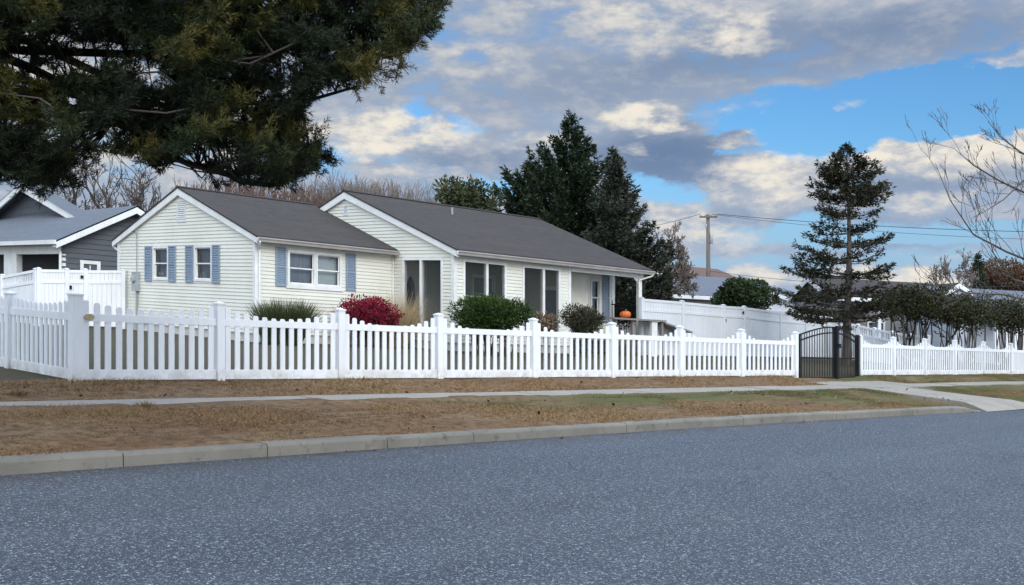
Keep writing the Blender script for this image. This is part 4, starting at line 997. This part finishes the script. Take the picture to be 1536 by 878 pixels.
# brush behind roofs: many stems each
def thicket(name, px0, px1, z, tops, label, mat, seed, stems=26, group=None):
    r = np.random.default_rng(seed); x = xat((px0+px1)/2, z); t = thing(name, W(x, z, -1.2), label, 'shrub', group); S = []
    for k in range(stems):
        px = r.uniform(px0, px1); zz = z + r.uniform(-1.5, 1.5); xx = xat(px, zz); b = np.array(W(xx, zz, -1.2)); top = np.interp(px, [p for p, q in tops], [q for p, q in tops]) + r.uniform(-4, 14)
        H = W(xx, zz, hat(px, top, zz))[2] - b[2]; _, s, _ = branch_tree('x', b, (r.normal(0, .12), r.normal(0, .1), 1), H, .05, '', mat, seed*100 + k, 4, spread=.45, parent=t, trunk_frac=.30)
        zm = s[:, 5].max(); s[:, 2] = b[2] + (s[:, 2]-b[2])*H/(zm-b[2]); s[:, 5] = b[2] + (s[:, 5]-b[2])*H/(zm-b[2]); S.append(s)
    S = np.concatenate(S); S[:, 6:8] = np.clip(S[:, 6:8], .011, .06); seg_mesh('stems', S, mat, t, 3); return t
thicket('bare_thicket', 285, 350, 52, [(285, 268), (350, 266)], 'reddish bare brush behind the peak of the wing roof', TWIGR, 3, 22, 'bare brush behind the ranch house')
thicket('bare_thicket', 350, 470, 54, [(350, 262), (420, 272), (470, 274)], 'brownish bare brush behind the left roof under the pine bough', TWIGR, 4, 36, 'bare brush behind the ranch house')
thicket('bare_thicket', 470, 560, 56, [(470, 276), (520, 264), (560, 270)], 'pale bare brush behind the notch between both roofs', TWIGT, 5, 34, 'bare brush behind the ranch house')
thicket('bare_thicket', 560, 645, 58, [(560, 268), (610, 270), (645, 288)], 'pale bare brush behind the long roof, left of the olive tree', TWIGT, 6, 32, 'bare brush behind the ranch house')

def blob_leaves(name, px0, px1, py0, py1, z, dz, leafm, label, cat='shrub', n=4000, leafL=.07, leafW=.045, base_h=None, seed=1, lobes=9, shell=.55, stems=6, barkm=TWIG, up=.3, jag=.25, world=None, parent=None, group=None, flat_bottom=True, thing_name=None):
    """leafy crown: lobes spread through a volume, leaves towards the outside of each lobe"""
    r = np.random.default_rng(seed); pxc = (px0+px1)/2; x = xat(pxc, z); top = hat(pxc, py0, z); bot = hat(pxc, py1, z); bh = gxy(x, z) if base_h is None else base_h
    t = parent or thing(name, W(x, z, bh), label, cat, group)
    rx = (px1-px0)/2/F*z; rh = (top-bot)/2; c = np.array(W(x, z, (top+bot)/2)); Ls = []; segs = []
    for k in range(lobes):
        g_ = (k + .5)/lobes; zz_ = 1 - 2*g_; th = k*2.39996 + seed; d = np.array([math.sqrt(1-zz_*zz_)*math.cos(th), math.sqrt(1-zz_*zz_)*math.sin(th), zz_])
        rr = (.62 if k % 3 else .3)*r.uniform(.85, 1.1); lc = c + d*rr*np.array([rx, dz, rh]); ls = r.uniform(.36, .50)*np.array([rx, dz, rh])
        m = n//lobes; q = unit(r.normal(size=(m, 3))); rad = (shell + (1-shell)*r.random(m)**.6)*(1 + r.normal(0, jag*.35, m)); P = lc + q*rad[:, None]*ls
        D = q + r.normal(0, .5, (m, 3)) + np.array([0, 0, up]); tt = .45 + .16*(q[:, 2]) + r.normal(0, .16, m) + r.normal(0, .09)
        Ls.append((P, D, tt)); b = np.array(W(x, z, bh)) + np.array([r.normal(0, .12*rx) + .75*(lc[0] - c[0]), r.normal(0, .12*dz) + .3*(lc[1] - c[1]), 0]); mid = (b + lc)/2 + r.normal(0, .05*rx, 3)
        segs += [(*b, *mid, .016+.009*rx, .012+.006*rx), (*mid, *lc, .014+.008*rx, .006)]
        for _ in range(4):
            e = lc + unit(r.normal(size=3))*ls*.8; segs.append((*lc, *e, .009, .003))
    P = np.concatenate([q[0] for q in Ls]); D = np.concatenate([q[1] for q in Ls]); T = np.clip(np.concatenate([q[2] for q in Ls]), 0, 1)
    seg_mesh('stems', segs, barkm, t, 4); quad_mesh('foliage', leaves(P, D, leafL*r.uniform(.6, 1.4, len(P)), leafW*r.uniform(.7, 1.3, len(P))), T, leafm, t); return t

def zv(px, v): u = u_at(px, v); return 30 + .70*u - .714*v
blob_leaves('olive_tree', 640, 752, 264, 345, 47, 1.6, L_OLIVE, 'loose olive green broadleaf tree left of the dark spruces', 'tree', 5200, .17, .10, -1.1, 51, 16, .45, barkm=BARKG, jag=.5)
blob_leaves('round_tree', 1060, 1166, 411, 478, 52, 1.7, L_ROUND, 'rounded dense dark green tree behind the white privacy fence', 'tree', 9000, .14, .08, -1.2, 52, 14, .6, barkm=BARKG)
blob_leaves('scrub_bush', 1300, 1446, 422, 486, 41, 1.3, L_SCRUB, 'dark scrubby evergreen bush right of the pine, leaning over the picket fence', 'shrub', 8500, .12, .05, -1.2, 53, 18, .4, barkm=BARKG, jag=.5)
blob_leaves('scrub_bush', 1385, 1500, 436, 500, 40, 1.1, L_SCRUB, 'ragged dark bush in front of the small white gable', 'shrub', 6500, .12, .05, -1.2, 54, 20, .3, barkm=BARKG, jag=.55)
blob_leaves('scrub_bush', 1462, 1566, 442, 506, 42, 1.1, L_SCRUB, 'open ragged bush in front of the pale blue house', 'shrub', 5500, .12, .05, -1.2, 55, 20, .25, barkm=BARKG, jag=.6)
for i, (px, z, ty, lab) in enumerate([(1365, 41, 455, 'dark many-stemmed leafless shrub base under the leaning scrub bush'), (1420, 40, 452, 'forked leafless stems rising below the ragged bush')]):
    bare('bare_shrub', px, z, ty, .05, lab, BARKD, 70+i, 4, spread=.8, cat='shrub', trunk_frac=.3)
blob_leaves('rust_tree', 1432, 1590, 386, 450, 88, 4, L_RUST, 'rust brown autumn tree over the pale blue roof at the right edge', 'tree', 9000, .24, .13, -1.2, 56, 20, .4, barkm=BARKG)
bare('bare_tree', 1440, 70, 372, .12, 'small bare tree left of the rust coloured tree', TWIGT, 77, 6, spread=.7, trunk_frac=.26)
bare('bare_tree', 1000, 60, 330, .14, 'bare drooping grey tree at the right side of the grey-green spruce', TWIGT, 78, 7, spread=.55, trunk_frac=.22, up=.0)
# yard shrubs
zz = zv(552, 1.3); blob_leaves('burning_bush', 503, 605, 442, 505, zz, .95, L_RED, 'crimson burning bush beside the sunroom door', 'shrub', 11000, .065, .045, None, 61, 26, .55, jag=.15)
zz = zv(735, 4.6); blob_leaves('yew_bush', 676, 796, 443, 504, zz, .95, L_YEW, 'wide bright green yew bush below the sunroom windows', 'shrub', 20000, .12, .028, None, 62, 30, .45, up=.35, jag=.35)
zz = zv(872, 4.6); blob_leaves('dark_bush', 838, 908, 456, 506, zz, .8, L_DARK, 'dark bronze-green bush in front of the porch door', 'shrub', 7000, .09, .03, None, 63, 12, .45, jag=.45)
zz = zv(815, 4.4); blob_leaves('withered_bush', 795, 840, 466, 506, zz, .6, L_BROWN, 'low withered brown bush between the yew and the dark bush', 'shrub', 1800, .09, .035, None, 64, 8, .35, jag=.5, barkm=TWIGT)
# grassy clumps
def tuft(name, px0, px1, py_top, z, dz, leafm, label, cat, n, wd, seed, spread=.45, base_h=None, hvar=(.55, 1.0)):
    r = np.random.default_rng(seed); pxc = (px0+px1)/2; x = xat(pxc, z); bh = gxy(x, z) if base_h is None else base_h; b = np.array(W(x, z, bh)); H = W(x, z, hat(pxc, py_top, z))[2] - b[2]; rx = (px1-px0)/2/F*z
    t = thing(name, tuple(b), label, cat); P = b + np.stack([r.uniform(-.55, .55, n)*rx, r.uniform(-.55, .55, n)*dz, np.zeros(n)], 1)
    D = (P - b)/np.array([rx, dz, 1])*spread*1.6 + np.array([0, 0, 1.0]) + r.normal(0, .13, (n, 3)); D = unit(D); L = H*r.uniform(*hvar, n); Q = []; T = []
    p0 = P.copy(); d = D.copy(); tt = np.clip(r.normal(.45, .22, n), 0, 1)
    for k in range(3):
        p1 = p0 + d*(L/3)[:, None]; Bv = unit(np.cross(d, unit(r.normal(size=(n, 3)))))*wd*(1 - .3*k); Bn = Bv*(.7 if k < 2 else .1)
        Q.append(np.stack([p0 - Bv, p0 + Bv, p1 + Bn, p1 - Bn], 1)); T.append(np.clip(tt + .12*k, 0, 1)); p0 = p1; d = unit(d + np.array([0, 0, -.16]) + (P - b)*.12)
    quad_mesh('blades', np.concatenate(Q), np.concatenate(T), leafm, t); return t
tuft('rosemary_bush', 388, 466, 443, zv(428, 1.2), .8, L_HERB, 'spiky green rosemary-like bush under the wide front window', 'shrub', 2600, .016, 81, .35, hvar=(.6, 1.0))
tuft('ornamental_grass', 562, 622, 428, zv(592, .75), .5, L_TAN, 'tall straw coloured ornamental grass behind the crimson bush', 'grass clump', 1500, .008, 82, .5)
for px, py, b, lab, s in ((28, 582, 13.6, 'small weed tuft in the soil strip below the side fence', 91), (216, 601, 12.1, 'small weed tuft at the sidewalk edge', 92)):
    t_ = (px - 768)/F; y = b/(-.719*t_ + .695); tuft('weed_tuft', px - 16, px + 16, py - 3, y, .15, GRASS, lab, 'weed', 200, .004, s, .9, hvar=(.4, 1.0))

# ------------------------------------------------------------------ bare tree at the right edge (trunk outside the frame)
z = 36.5; bx = xat(1618, z); b = np.array(W(bx, z, gxy(bx, z)))
t = thing('bare_tree', tuple(b), 'large bare tree reaching in from the right edge with long arching limbs', 'tree')
def limb_twigs(pts, r0, seed, ntw=16, tl=1.0):
    r = np.random.default_rng(seed); P = [np.array(p, float) for p in pts]; out = []; n = len(P) - 1
    for k in range(n): out.append((*P[k], *P[k+1], r0*(1 - .85*k/n), r0*(1 - .85*(k+1)/n)))
    for i in range(ntw):
        s = (i + r.random())/ntw*n; k = min(int(s), n-1); q = P[k] + (P[k+1]-P[k])*(s-k); d = unit(P[k+1]-P[k]); dd = unit(d + .9*unit(r.normal(size=3)) + np.array([0, 0, .35])); _, s_, _ = branch_tree('x', q, dd, tl*r.uniform(.6, 1.5), r0*.26*(1 - .5*s/n), '', TWIG, seed*50+i, 3, spread=.38, parent=t, trunk_frac=.55, twist=.16, shrink=.66, splits=(1, 2))
        out += [tuple(v) for v in s_]
    return out
LM = [[(1618, 330, 36.5), (1560, 300, 36), (1500, 272, 35.6), (1460, 248, 35.4), (1430, 222, 35.2)],
      [(1618, 380, 36.5), (1560, 398, 36), (1510, 378, 35.5), (1460, 352, 35), (1425, 300, 34.8), (1403, 245, 34.6)],
      [(1618, 430, 36.5), (1570, 432, 36), (1520, 420, 35.5), (1490, 380, 35.2), (1477, 330, 35)],
      [(1618, 260, 36.5), (1570, 250, 36.6), (1530, 228, 36.8), (1500, 205, 37), (1482, 182, 37.2)],
      [(1618, 300, 36.5), (1580, 270, 36), (1545, 262, 35), (1505, 300, 34.5), (1470, 322, 34)],
      [(1618, 230, 36.5), (1640, 170, 36.5), (1660, 120, 36.5), (1672, 60, 36.5)], [(1618, 300, 36.5), (1680, 200, 37), (1740, 120, 37)], [(1618, 340, 36.5), (1690, 300, 36), (1770, 250, 35)],
      [(1618, 420, 36.5), (1560, 455, 35.5), (1505, 442, 35), (1455, 440, 34.8), (1420, 432, 34.5)]]
S = []
for i, l in enumerate(LM): S += limb_twigs([PX(*p) for p in l], .055, 300+i, 15, 1.15)
S = np.array(S); S[:, 6:8] = np.maximum(S[:, 6:8], .0065)
seg_mesh('limbs', S, TWIG, t, 4)
tp_ = np.array(PX(1618, 180, 36.5)); tr = [(*(b + (tp_-b)*k/8), *(b + (tp_-b)*(k+1)/8), .19*(1 - k/9), .19*(1 - (k+1)/9)) for k in range(8)]
seg_mesh('trunk', tr, BARKG, t, 8)

# ------------------------------------------------------------------ great cedar overhanging from the left
z0 = 10.3; bx = xat(-112, z0); b = np.array(W(bx, z0, gxy(bx, z0)))
ct = thing('cedar_tree', tuple(b), 'huge dark evergreen overhanging the street from the left edge', 'tree')
tz = W(bx, z0, 7.2)[2]; n = 12
tr = [(bx + .05*math.sin(k), z0, b[2] + (tz - b[2])*k/n, bx + .05*math.sin(k+1), z0, b[2] + (tz - b[2])*(k+1)/n, .27*(1 - .85*k/n), .27*(1 - .85*(k+1)/n)) for k in range(n)]
seg_mesh('trunk', tr, BARKD, ct, 10)
LIMB = [[(-112, 130, 10.3), (60, 150, 10.0), (200, 190, 10.3), (283, 250, 10.3), (360, 270, 10.0), (420, 276, 10.1), (478, 255, 10.2)],
        [(-112, 60, 10.3), (30, 78, 10.7), (190, 78, 10.7), (330, 62, 10.9), (480, 72, 11.1), (600, 60, 11.2), (660, 25, 11.3)],
        [(-112, -60, 10.3), (100, -20, 10.0), (300, 12, 10.2), (450, 20, 10.2), (540, 70, 10.2), (590, 90, 10.2)],
        [(-112, 170, 10.3), (-20, 190, 10.5), (50, 215, 10.7), (80, 262, 10.8)],
        [(-112, 20, 10.3), (60, 70, 10.3), (200, 130, 10.4), (340, 160, 10.5), (450, 150, 10.6), (540, 130, 10.6)],
        [(-112, 40, 10.3), (80, 120, 11.2), (220, 150, 11.8), (360, 190, 12.1), (460, 225, 12.2), (505, 240, 12.2)],
        [(-112, -160, 10.3), (100, -120, 10.6), (320, -70, 10.8), (520, -40, 10.9), (640, 0, 11)],
        [(-112, -320, 10.3), (100, -300, 10.3), (300, -240, 10.3), (480, -170, 10.3)],
        [(-112, -480, 10.3), (60, -500, 10.3), (220, -440, 10.3)],
        [(-112, 0, 10.3), (-300, 20, 10.3), (-480, 60, 10.3)], [(-112, -200, 10.3), (-280, -220, 10.3), (-440, -200, 10.3)],
        [(-112, 90, 10.3), (20, 110, 10.1), (120, 150, 10.0), (180, 190, 9.9)], [(-112, -50, 10.3), (40, 10, 10.2), (200, 40, 10.1), (330, 60, 10.0)]]
r = np.random.default_rng(77); LPt = []; LDr = []; seg = []
for l in LIMB:
    P = [np.array(PX(*p)) for p in l]; n = len(P) - 1; S_ = []
    for k in range(n):
        for j in range(5):
            f = (k + j/5)/n; q = P[k] + (P[k+1]-P[k])*j/5 + np.array([0, 0, .025*math.sin(9*f + k)]); S_.append(q)
    S_.append(P[-1]); l0 = len(seg)
    for k in range(len(S_)-1):
        f = k/(len(S_)-1); seg.append((*S_[k], *S_[k+1], .048*(1-.85*f)+.005, .048*(1-.85*(f+.03))+.005)); LPt.append(S_[k]); LDr.append(unit(S_[k+1]-S_[k]))
    seg_mesh('limb', seg[l0:], BARKD, ct, 6)
LPt = np.array(LPt); LDr = np.array(LDr)
OUT = [(-420, -620), (-200, -760), (150, -640), (420, -330), (560, -160), (640, -40), (648, 0), (650, 18), (640, 50), (616, 76), (588, 98), (562, 116), (525, 122), (495, 132), (458, 142), (446, 166), (440, 190), (442, 204), (464, 210), (478, 224), (486, 240), (470, 258), (446, 274), (416, 280), (385, 276), (345, 268), (290, 258), (245, 258), (205, 228), (160, 218), (112, 226), (104, 252), (92, 284), (62, 290), (40, 276), (-20, 276), (-200, 240), (-420, 160)]
def inside(x, y):
    c = False; n = len(OUT)
    for i in range(n):
        x1, y1 = OUT[i]; x2, y2 = OUT[(i+1) % n]
        if (y1 > y) != (y2 > y) and x < (x2-x1)*(y-y1)/(y2-y1) + x1: c = not c
    return c
HOLES = [(60, 118, 26, 8), (128, 96, 22, 8), (12, 104, 14, 10), (205, 95, 20, 7), (240, 128, 16, 8), (420, 110, 14, 8), (455, 96, 16, 6), (590, 90, 10, 6), (150, 205, 20, 5), (35, 100, 22, 9), (52, 68, 18, 9), (150, 84, 40, 6), (105, 62, 18, 7), (225, 112, 16, 8), (285, 244, 22, 9), (330, 236, 12, 8), (385, 102, 14, 8), (502, 82, 16, 6), (415, 2, 10, 6), (545, 62, 16, 6), (75, 210, 24, 6), (20, 250, 10, 6), (130, 108, 22, 5)]
cl = []
while len(cl) < 3300:
    px, py = r.uniform(-420, 690), r.uniform(-700, 300)
    if py < -60 or px < -60:
        if r.random() < .62: continue
    if not inside(px, py): continue
    if any(((px-hx)/ (rx+10))**2 + ((py-hy)/(ry+9))**2 < 1 and r.random() < .96 for hx, hy, rx, ry in HOLES): continue
    dep = 10.1 + r.normal(0, .85)
    if py > 180 and px > 330: dep = 10.6 + r.normal(0, .8)
    cl.append((px, py, dep))
# spray templates: a curved shoot with side shoots, each set with short needles
def spray(seed):
    q = np.random.default_rng(seed); P = []; D = []; L = []; sg = []
    def shoot(o, d, ln, lv):
        m = max(3, int(ln/.028)); p = o
        for k in range(m):
            d = unit(d + q.normal(0, .09, 3) + np.array([0, 0, .05])); p2 = p + d*ln/m
            if lv == 0: sg.append((*p, *p2, .004*(1 - .6*k/m), .004*(1 - .6*(k+1)/m)))
            for _ in range(5 if lv else 4):
                P.append(p + (p2-p)*q.random()); D.append(unit(d*.9 + .75*unit(q.normal(size=3)))); L.append(q.uniform(.035, .075)*(1 - .25*k/m))
            if lv < 2 and k >= 1 and q.random() < (.85 if lv == 0 else .30):
                sd = unit(d*.8 + q.choice([-1, 1])*unit(np.cross(d, [0, 0, 1]) + q.normal(0, .35, 3))*.75); shoot(p2, sd, ln*q.uniform(.38, .55)*(1 - .45*k/m), lv+1)
            p = p2
    shoot(np.zeros(3), np.array([1., 0, 0]), .42, 0)
    return np.array(P), np.array(D), np.array(L), np.array(sg)
TPL = [spray(500+k) for k in range(7)]
CP = []; CD = []; CL = []; CT = []; tw = []
for px, py, dep in cl:
    p = np.array(PX(px, py, dep)); d2 = ((LPt - p)**2).sum(1); k = int(d2.argmin()); a = LPt[k]; v = p - a; dist = math.sqrt(d2[k])
    if dist > 1.0: a = p - unit(v)*.8; 
    else: tw.append((*a, *((a+p)/2 + r.normal(0, .03, 3)), .012, .008)); tw.append((*tw[-1][3:6], *p, .008, .004))
    ax = unit(LDr[k]*.65 + unit(v)*.55*min(1, dist*2) + r.normal(0, .30, 3) + np.array([0, 0, .08])); side = unit(np.cross(ax, np.array([0, 0, 1.]) + r.normal(0, .4, 3))); upv = np.cross(side, ax)
    M3 = np.stack([ax, side, upv], 1)*r.uniform(.65, 1.05); tp, td, tl_, sg = TPL[r.integers(7)]
    o = p - ax*.22
    CP.append(tp @ M3.T + o); CD.append(td @ M3.T); CL.append(tl_*r.uniform(.9, 1.25, len(tl_)))
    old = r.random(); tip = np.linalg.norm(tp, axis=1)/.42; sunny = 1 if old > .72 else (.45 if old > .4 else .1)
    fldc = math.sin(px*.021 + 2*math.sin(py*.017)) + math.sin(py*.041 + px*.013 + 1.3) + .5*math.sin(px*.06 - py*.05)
    sunny = max(0, min(1.15, .45 + .42*fldc + r.normal(0, .15))) * (1 if dep < 10.7 else .3)  # sunlit and shaded clumps put into the tint; deeper sprays darkened
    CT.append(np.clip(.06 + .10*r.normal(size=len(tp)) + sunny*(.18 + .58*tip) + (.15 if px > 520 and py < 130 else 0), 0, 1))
    if len(sg): tw += [(*(s[0:3] @ M3.T + o), *(s[3:6] @ M3.T + o), s[6], s[7]) for s in sg[::2]]
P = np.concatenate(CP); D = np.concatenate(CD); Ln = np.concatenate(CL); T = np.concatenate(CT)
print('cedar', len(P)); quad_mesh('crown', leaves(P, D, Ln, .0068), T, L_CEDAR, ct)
# bare dead twigs catching light under the boughs
for k, l in enumerate([[(120, 170, 9.0), (190, 165, 8.9), (250, 170, 8.8), (300, 160, 8.8)], [(345, 92, 9.0), (400, 84, 8.9), (440, 66, 8.9), (460, 46, 8.9)], [(0, 140, 9), (60, 148, 8.9), (85, 165, 8.9)], [(330, 90, 9), (375, 96, 8.9), (410, 80, 8.9), (385, 45, 8.8)], [(205, 110, 9.1), (240, 108, 9), (270, 130, 9)]]):
    q = [np.array(PX(*p)) for p in l]
    seg_mesh('dead_twig', [(*a, *c, .010, .008) for a, c in zip(q, q[1:])], TWIG, ct, 4)
nd = len(tw)
seg_mesh('twigs', tw[:nd], BARKD, ct, 3); pass

# ------------------------------------------------------------------ sky, sun, camera
SUN_EL, SUN_AZ = R(30), R(152)          # azimuth clockwise from +Y: behind the camera, a little left
w = bpy.data.worlds.new('World'); SC.world = w; w.use_nodes = True; nt = w.node_tree; nt.nodes.clear()
out = nt.nodes.new('ShaderNodeOutputWorld'); bg = nt.nodes.new('ShaderNodeBackground'); bg.inputs[1].default_value = .1; nt.links.new(bg.outputs[0], out.inputs[0])
sky = nt.nodes.new('ShaderNodeTexSky'); sky.sky_type = 'NISHITA'; sky.sun_disc = False; sky.sun_elevation = SUN_EL; sky.sun_rotation = SUN_AZ; sky.air_density = 1.0; sky.dust_density = .6; sky.ozone_density = 1.5
class E_:
    def __init__(s, o): s.o = o
    def _b(s, op, b, rev=False):
        n = nt.nodes.new('ShaderNodeMath'); n.operation = op
        for i, v in enumerate((b, s) if rev else (s, b)):
            if isinstance(v, E_): nt.links.new(v.o, n.inputs[i])
            elif v is not None: n.inputs[i].default_value = v
        return E_(n.outputs[0])
    def __add__(s, b): return s._b('ADD', b)
    __radd__ = __add__
    def __sub__(s, b): return s._b('SUBTRACT', b)
    def __rsub__(s, b): return s._b('SUBTRACT', b, True)
    def __mul__(s, b): return s._b('MULTIPLY', b)
    __rmul__ = __mul__
    def __truediv__(s, b): return s._b('DIVIDE', b)
    def maxx(s, b): return s._b('MAXIMUM', b)
    def minn(s, b): return s._b('MINIMUM', b)
    def fn(s, op, b=None): return s._b(op, b)
    def smooth(s, lo, hi):
        n = nt.nodes.new('ShaderNodeMapRange'); n.interpolation_type = 'SMOOTHSTEP'; n.inputs[1].default_value = lo; n.inputs[2].default_value = hi; nt.links.new(s.o, n.inputs[0]); return E_(n.outputs[0])
tc = nt.nodes.new('ShaderNodeTexCoord'); sp3 = nt.nodes.new('ShaderNodeSeparateXYZ'); nt.links.new(tc.outputs['Generated'], sp3.inputs[0])
dx, dy, dz = E_(sp3.outputs[0]), E_(sp3.outputs[1]), E_(sp3.outputs[2])
az = dx.fn('ARCTAN2', dy); el = dz.fn('ARCSINE')
def skynoise(sx, sz, detail, rough, off=0):
    c = nt.nodes.new('ShaderNodeCombineXYZ'); nt.links.new((az*sx + off).o, c.inputs[0]); nt.links.new((el*sz).o, c.inputs[1]); c.inputs[2].default_value = off*1.7
    n = nt.nodes.new('ShaderNodeTexNoise'); n.inputs['Scale'].default_value = 1; n.inputs['Detail'].default_value = detail; n.inputs['Roughness'].default_value = rough; nt.links.new(c.outputs[0], n.inputs['Vector']); return E_(n.outputs['Fac'])
n_lo = skynoise(7, 17, 6, .58, 2.3); n_md = skynoise(20, 46, 8, .62, 7.1); n_w1 = skynoise(11, 24, 7, .6, 4.4); n_w2 = skynoise(13, 26, 7, .6, 9.2)
wa = az + (n_w1 - .5)*.11; we = el + (n_w2 - .5)*.055
def ang(px, py):
    a = math.atan((px - 768)/F); return a, math.atan((474 - py)/F*math.cos(a))
def blob(px, py, rx, ry, tilt=0.0):
    a0, e0 = ang(px, py); ddx = (wa - a0)/(rx/F); ddy = (we - e0 + (wa - a0)*tilt)/(ry/F)
    return (1 - (ddx*ddx + ddy*ddy)*.5).maxx(0)
def total(lst):
    s = None
    for *g, wgt in lst:
        t_ = blob(*g)*wgt; s = t_ if s is None else s + t_
    return s
holes = total([(1340, 168, 210, 42, 1.6), (1500, 150, 110, 48, 1.5), (1180, 225, 100, 26, .9), (1120, 185, 60, 20, .6), (1015, 283, 55, 24, 1.2), (745, 278, 60, 14, .9), (625, 165, 26, 10, .5), (955, 262, 40, 14, .7), (700, 190, 30, 8, .4), (1250, 345, 190, 16, .75), (1470, 345, 110, 16, .7), (1120, 395, 120, 12, .5), (1400, 385, 140, 12, .5), (1080, 230, 40, 16, .5), (960, 385, 60, 14, .3), (500, 250, 40, 30, .3)])
cover = total([(1275, 156, 42, 9, .9), (1510, 100, 45, 14, .8), (1420, 235, 120, 40, 1.0), (1150, 270, 85, 34, 1.0), (1140, 172, 60, 14, .8), (1130, 212, 55, 14, .8), (960, 180, 60, 14, .6), (1000, 235, 110, 45, .8)])
fld = .80 - holes + cover + (n_lo - .5)*1.1 + (n_md - .5)*1.25
cov = fld.smooth(.16, .84)
bright = total([(590, 192, 95, 26, 1.0), (530, 226, 60, 13, .8), (630, 250, 55, 13, .7), (690, 85, 60, 30, .35), (935, 182, 60, 14, .9), (1000, 172, 40, 10, .7), (945, 222, 42, 12, .75), (800, 206, 45, 14, .6), (1150, 168, 60, 12, .8), (1125, 212, 60, 14, .85), (1155, 268, 85, 30, 1.0), (1205, 235, 50, 10, .6), (1420, 222, 125, 30, 1.0), (1300, 238, 40, 14, .5), (1390, 296, 60, 12, .5), (1275, 156, 42, 9, .55), (1505, 96, 40, 10, .6), (1050, 345, 100, 20, .45), (1000, 318, 60, 14, .5), (1240, 416, 240, 12, .6), (1430, 400, 160, 14, .4), (1010, 40, 110, 34, .5), (1110, 60, 55, 24, .55), (820, 20, 120, 20, .25), (200, 200, 200, 60, .5), (150, 110, 200, 50, .4), (400, 420, 400, 40, .6)])
dark = total([(1000, 235, 120, 48, .9), (1300, 60, 330, 40, .55), (900, 130, 250, 40, .35), (1330, 345, 120, 26, .7), (1110, 335, 80, 20, .5), (1400, 270, 130, 14, .5), (650, 225, 110, 12, .25), (760, 240, 120, 20, .4), (620, 290, 100, 14, .4)])
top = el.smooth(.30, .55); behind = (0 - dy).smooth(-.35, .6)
n_hi = skynoise(55, 110, 7, .65, 13.3); n2 = (n_md*.7 + n_hi*.3).smooth(.34, .66)
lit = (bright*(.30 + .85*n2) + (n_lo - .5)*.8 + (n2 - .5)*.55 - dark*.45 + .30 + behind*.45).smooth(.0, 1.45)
shadow = (dark*.9 + (n_lo - .5)*.5).smooth(.1, .9)
def colmix(fac, a, b_):
    n = nt.nodes.new('ShaderNodeMix'); n.data_type = 'RGBA'; nt.links.new(fac.o, n.inputs[0])
    for i, v in ((6, a), (7, b_)):
        if isinstance(v, tuple): n.inputs[i].default_value = (*v, 1)
        else: nt.links.new(v, n.inputs[i])
    return n.outputs[2]
K = 10*.50
g_ = colmix(shadow, (.375*K, .46*K, .61*K), (.175*K, .27*K, .45*K)); low = 1 - el.smooth(.03, .17)
g_ = colmix(low*.75, g_, (.40*K, .53*K, .74*K)); cc = colmix(lit, g_, (1.05*K, .98*K, .86*K))
sc_ = nt.nodes.new('ShaderNodeVectorMath'); sc_.operation = 'MULTIPLY'; nt.links.new(sky.outputs[0], sc_.inputs[0]); sc_.inputs[1].default_value = (.34, .60, .82)
gain = top*2.0 + behind*1.7  # sky out of view, overhead and behind, brightened to add light on the scene
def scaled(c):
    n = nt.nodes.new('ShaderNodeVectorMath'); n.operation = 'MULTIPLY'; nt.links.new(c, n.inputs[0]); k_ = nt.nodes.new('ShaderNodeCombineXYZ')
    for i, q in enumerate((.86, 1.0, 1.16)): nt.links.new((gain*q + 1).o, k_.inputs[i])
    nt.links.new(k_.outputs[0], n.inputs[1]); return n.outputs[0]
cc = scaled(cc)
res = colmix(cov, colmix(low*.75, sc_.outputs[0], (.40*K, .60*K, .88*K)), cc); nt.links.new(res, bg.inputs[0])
w.cycles.sampling_method = 'MANUAL'; w.cycles.sample_map_resolution = 1024

sl = bpy.data.lights.new('sun', 'SUN'); sl.energy = .95; sl.angle = R(30); sl.color = (1.0, .94, .86)
so = bpy.data.objects.new('sun', sl); COL.objects.link(so)
d = Vector((math.sin(SUN_AZ)*math.cos(SUN_EL), math.cos(SUN_AZ)*math.cos(SUN_EL), math.sin(SUN_EL))); so.rotation_euler = (-d).to_track_quat('-Z', 'Y').to_euler(); so.location = (0, -10, 30)

cam = bpy.data.cameras.new('camera'); co = bpy.data.objects.new('camera', cam); COL.objects.link(co); SC.camera = co
co.location = (0, 0, EYE); co.rotation_euler = (R(90), 0, 0); cam.sensor_width = 36; cam.lens = 36*F/1536; cam.shift_y = 35/1536; cam.clip_end = 1500; cam.clip_start = .1
vs = SC.view_settings; vs.view_transform = 'Standard'; vs.look = 'None'; vs.gamma = 1; vs.use_curve_mapping = False; vs.exposure = .75
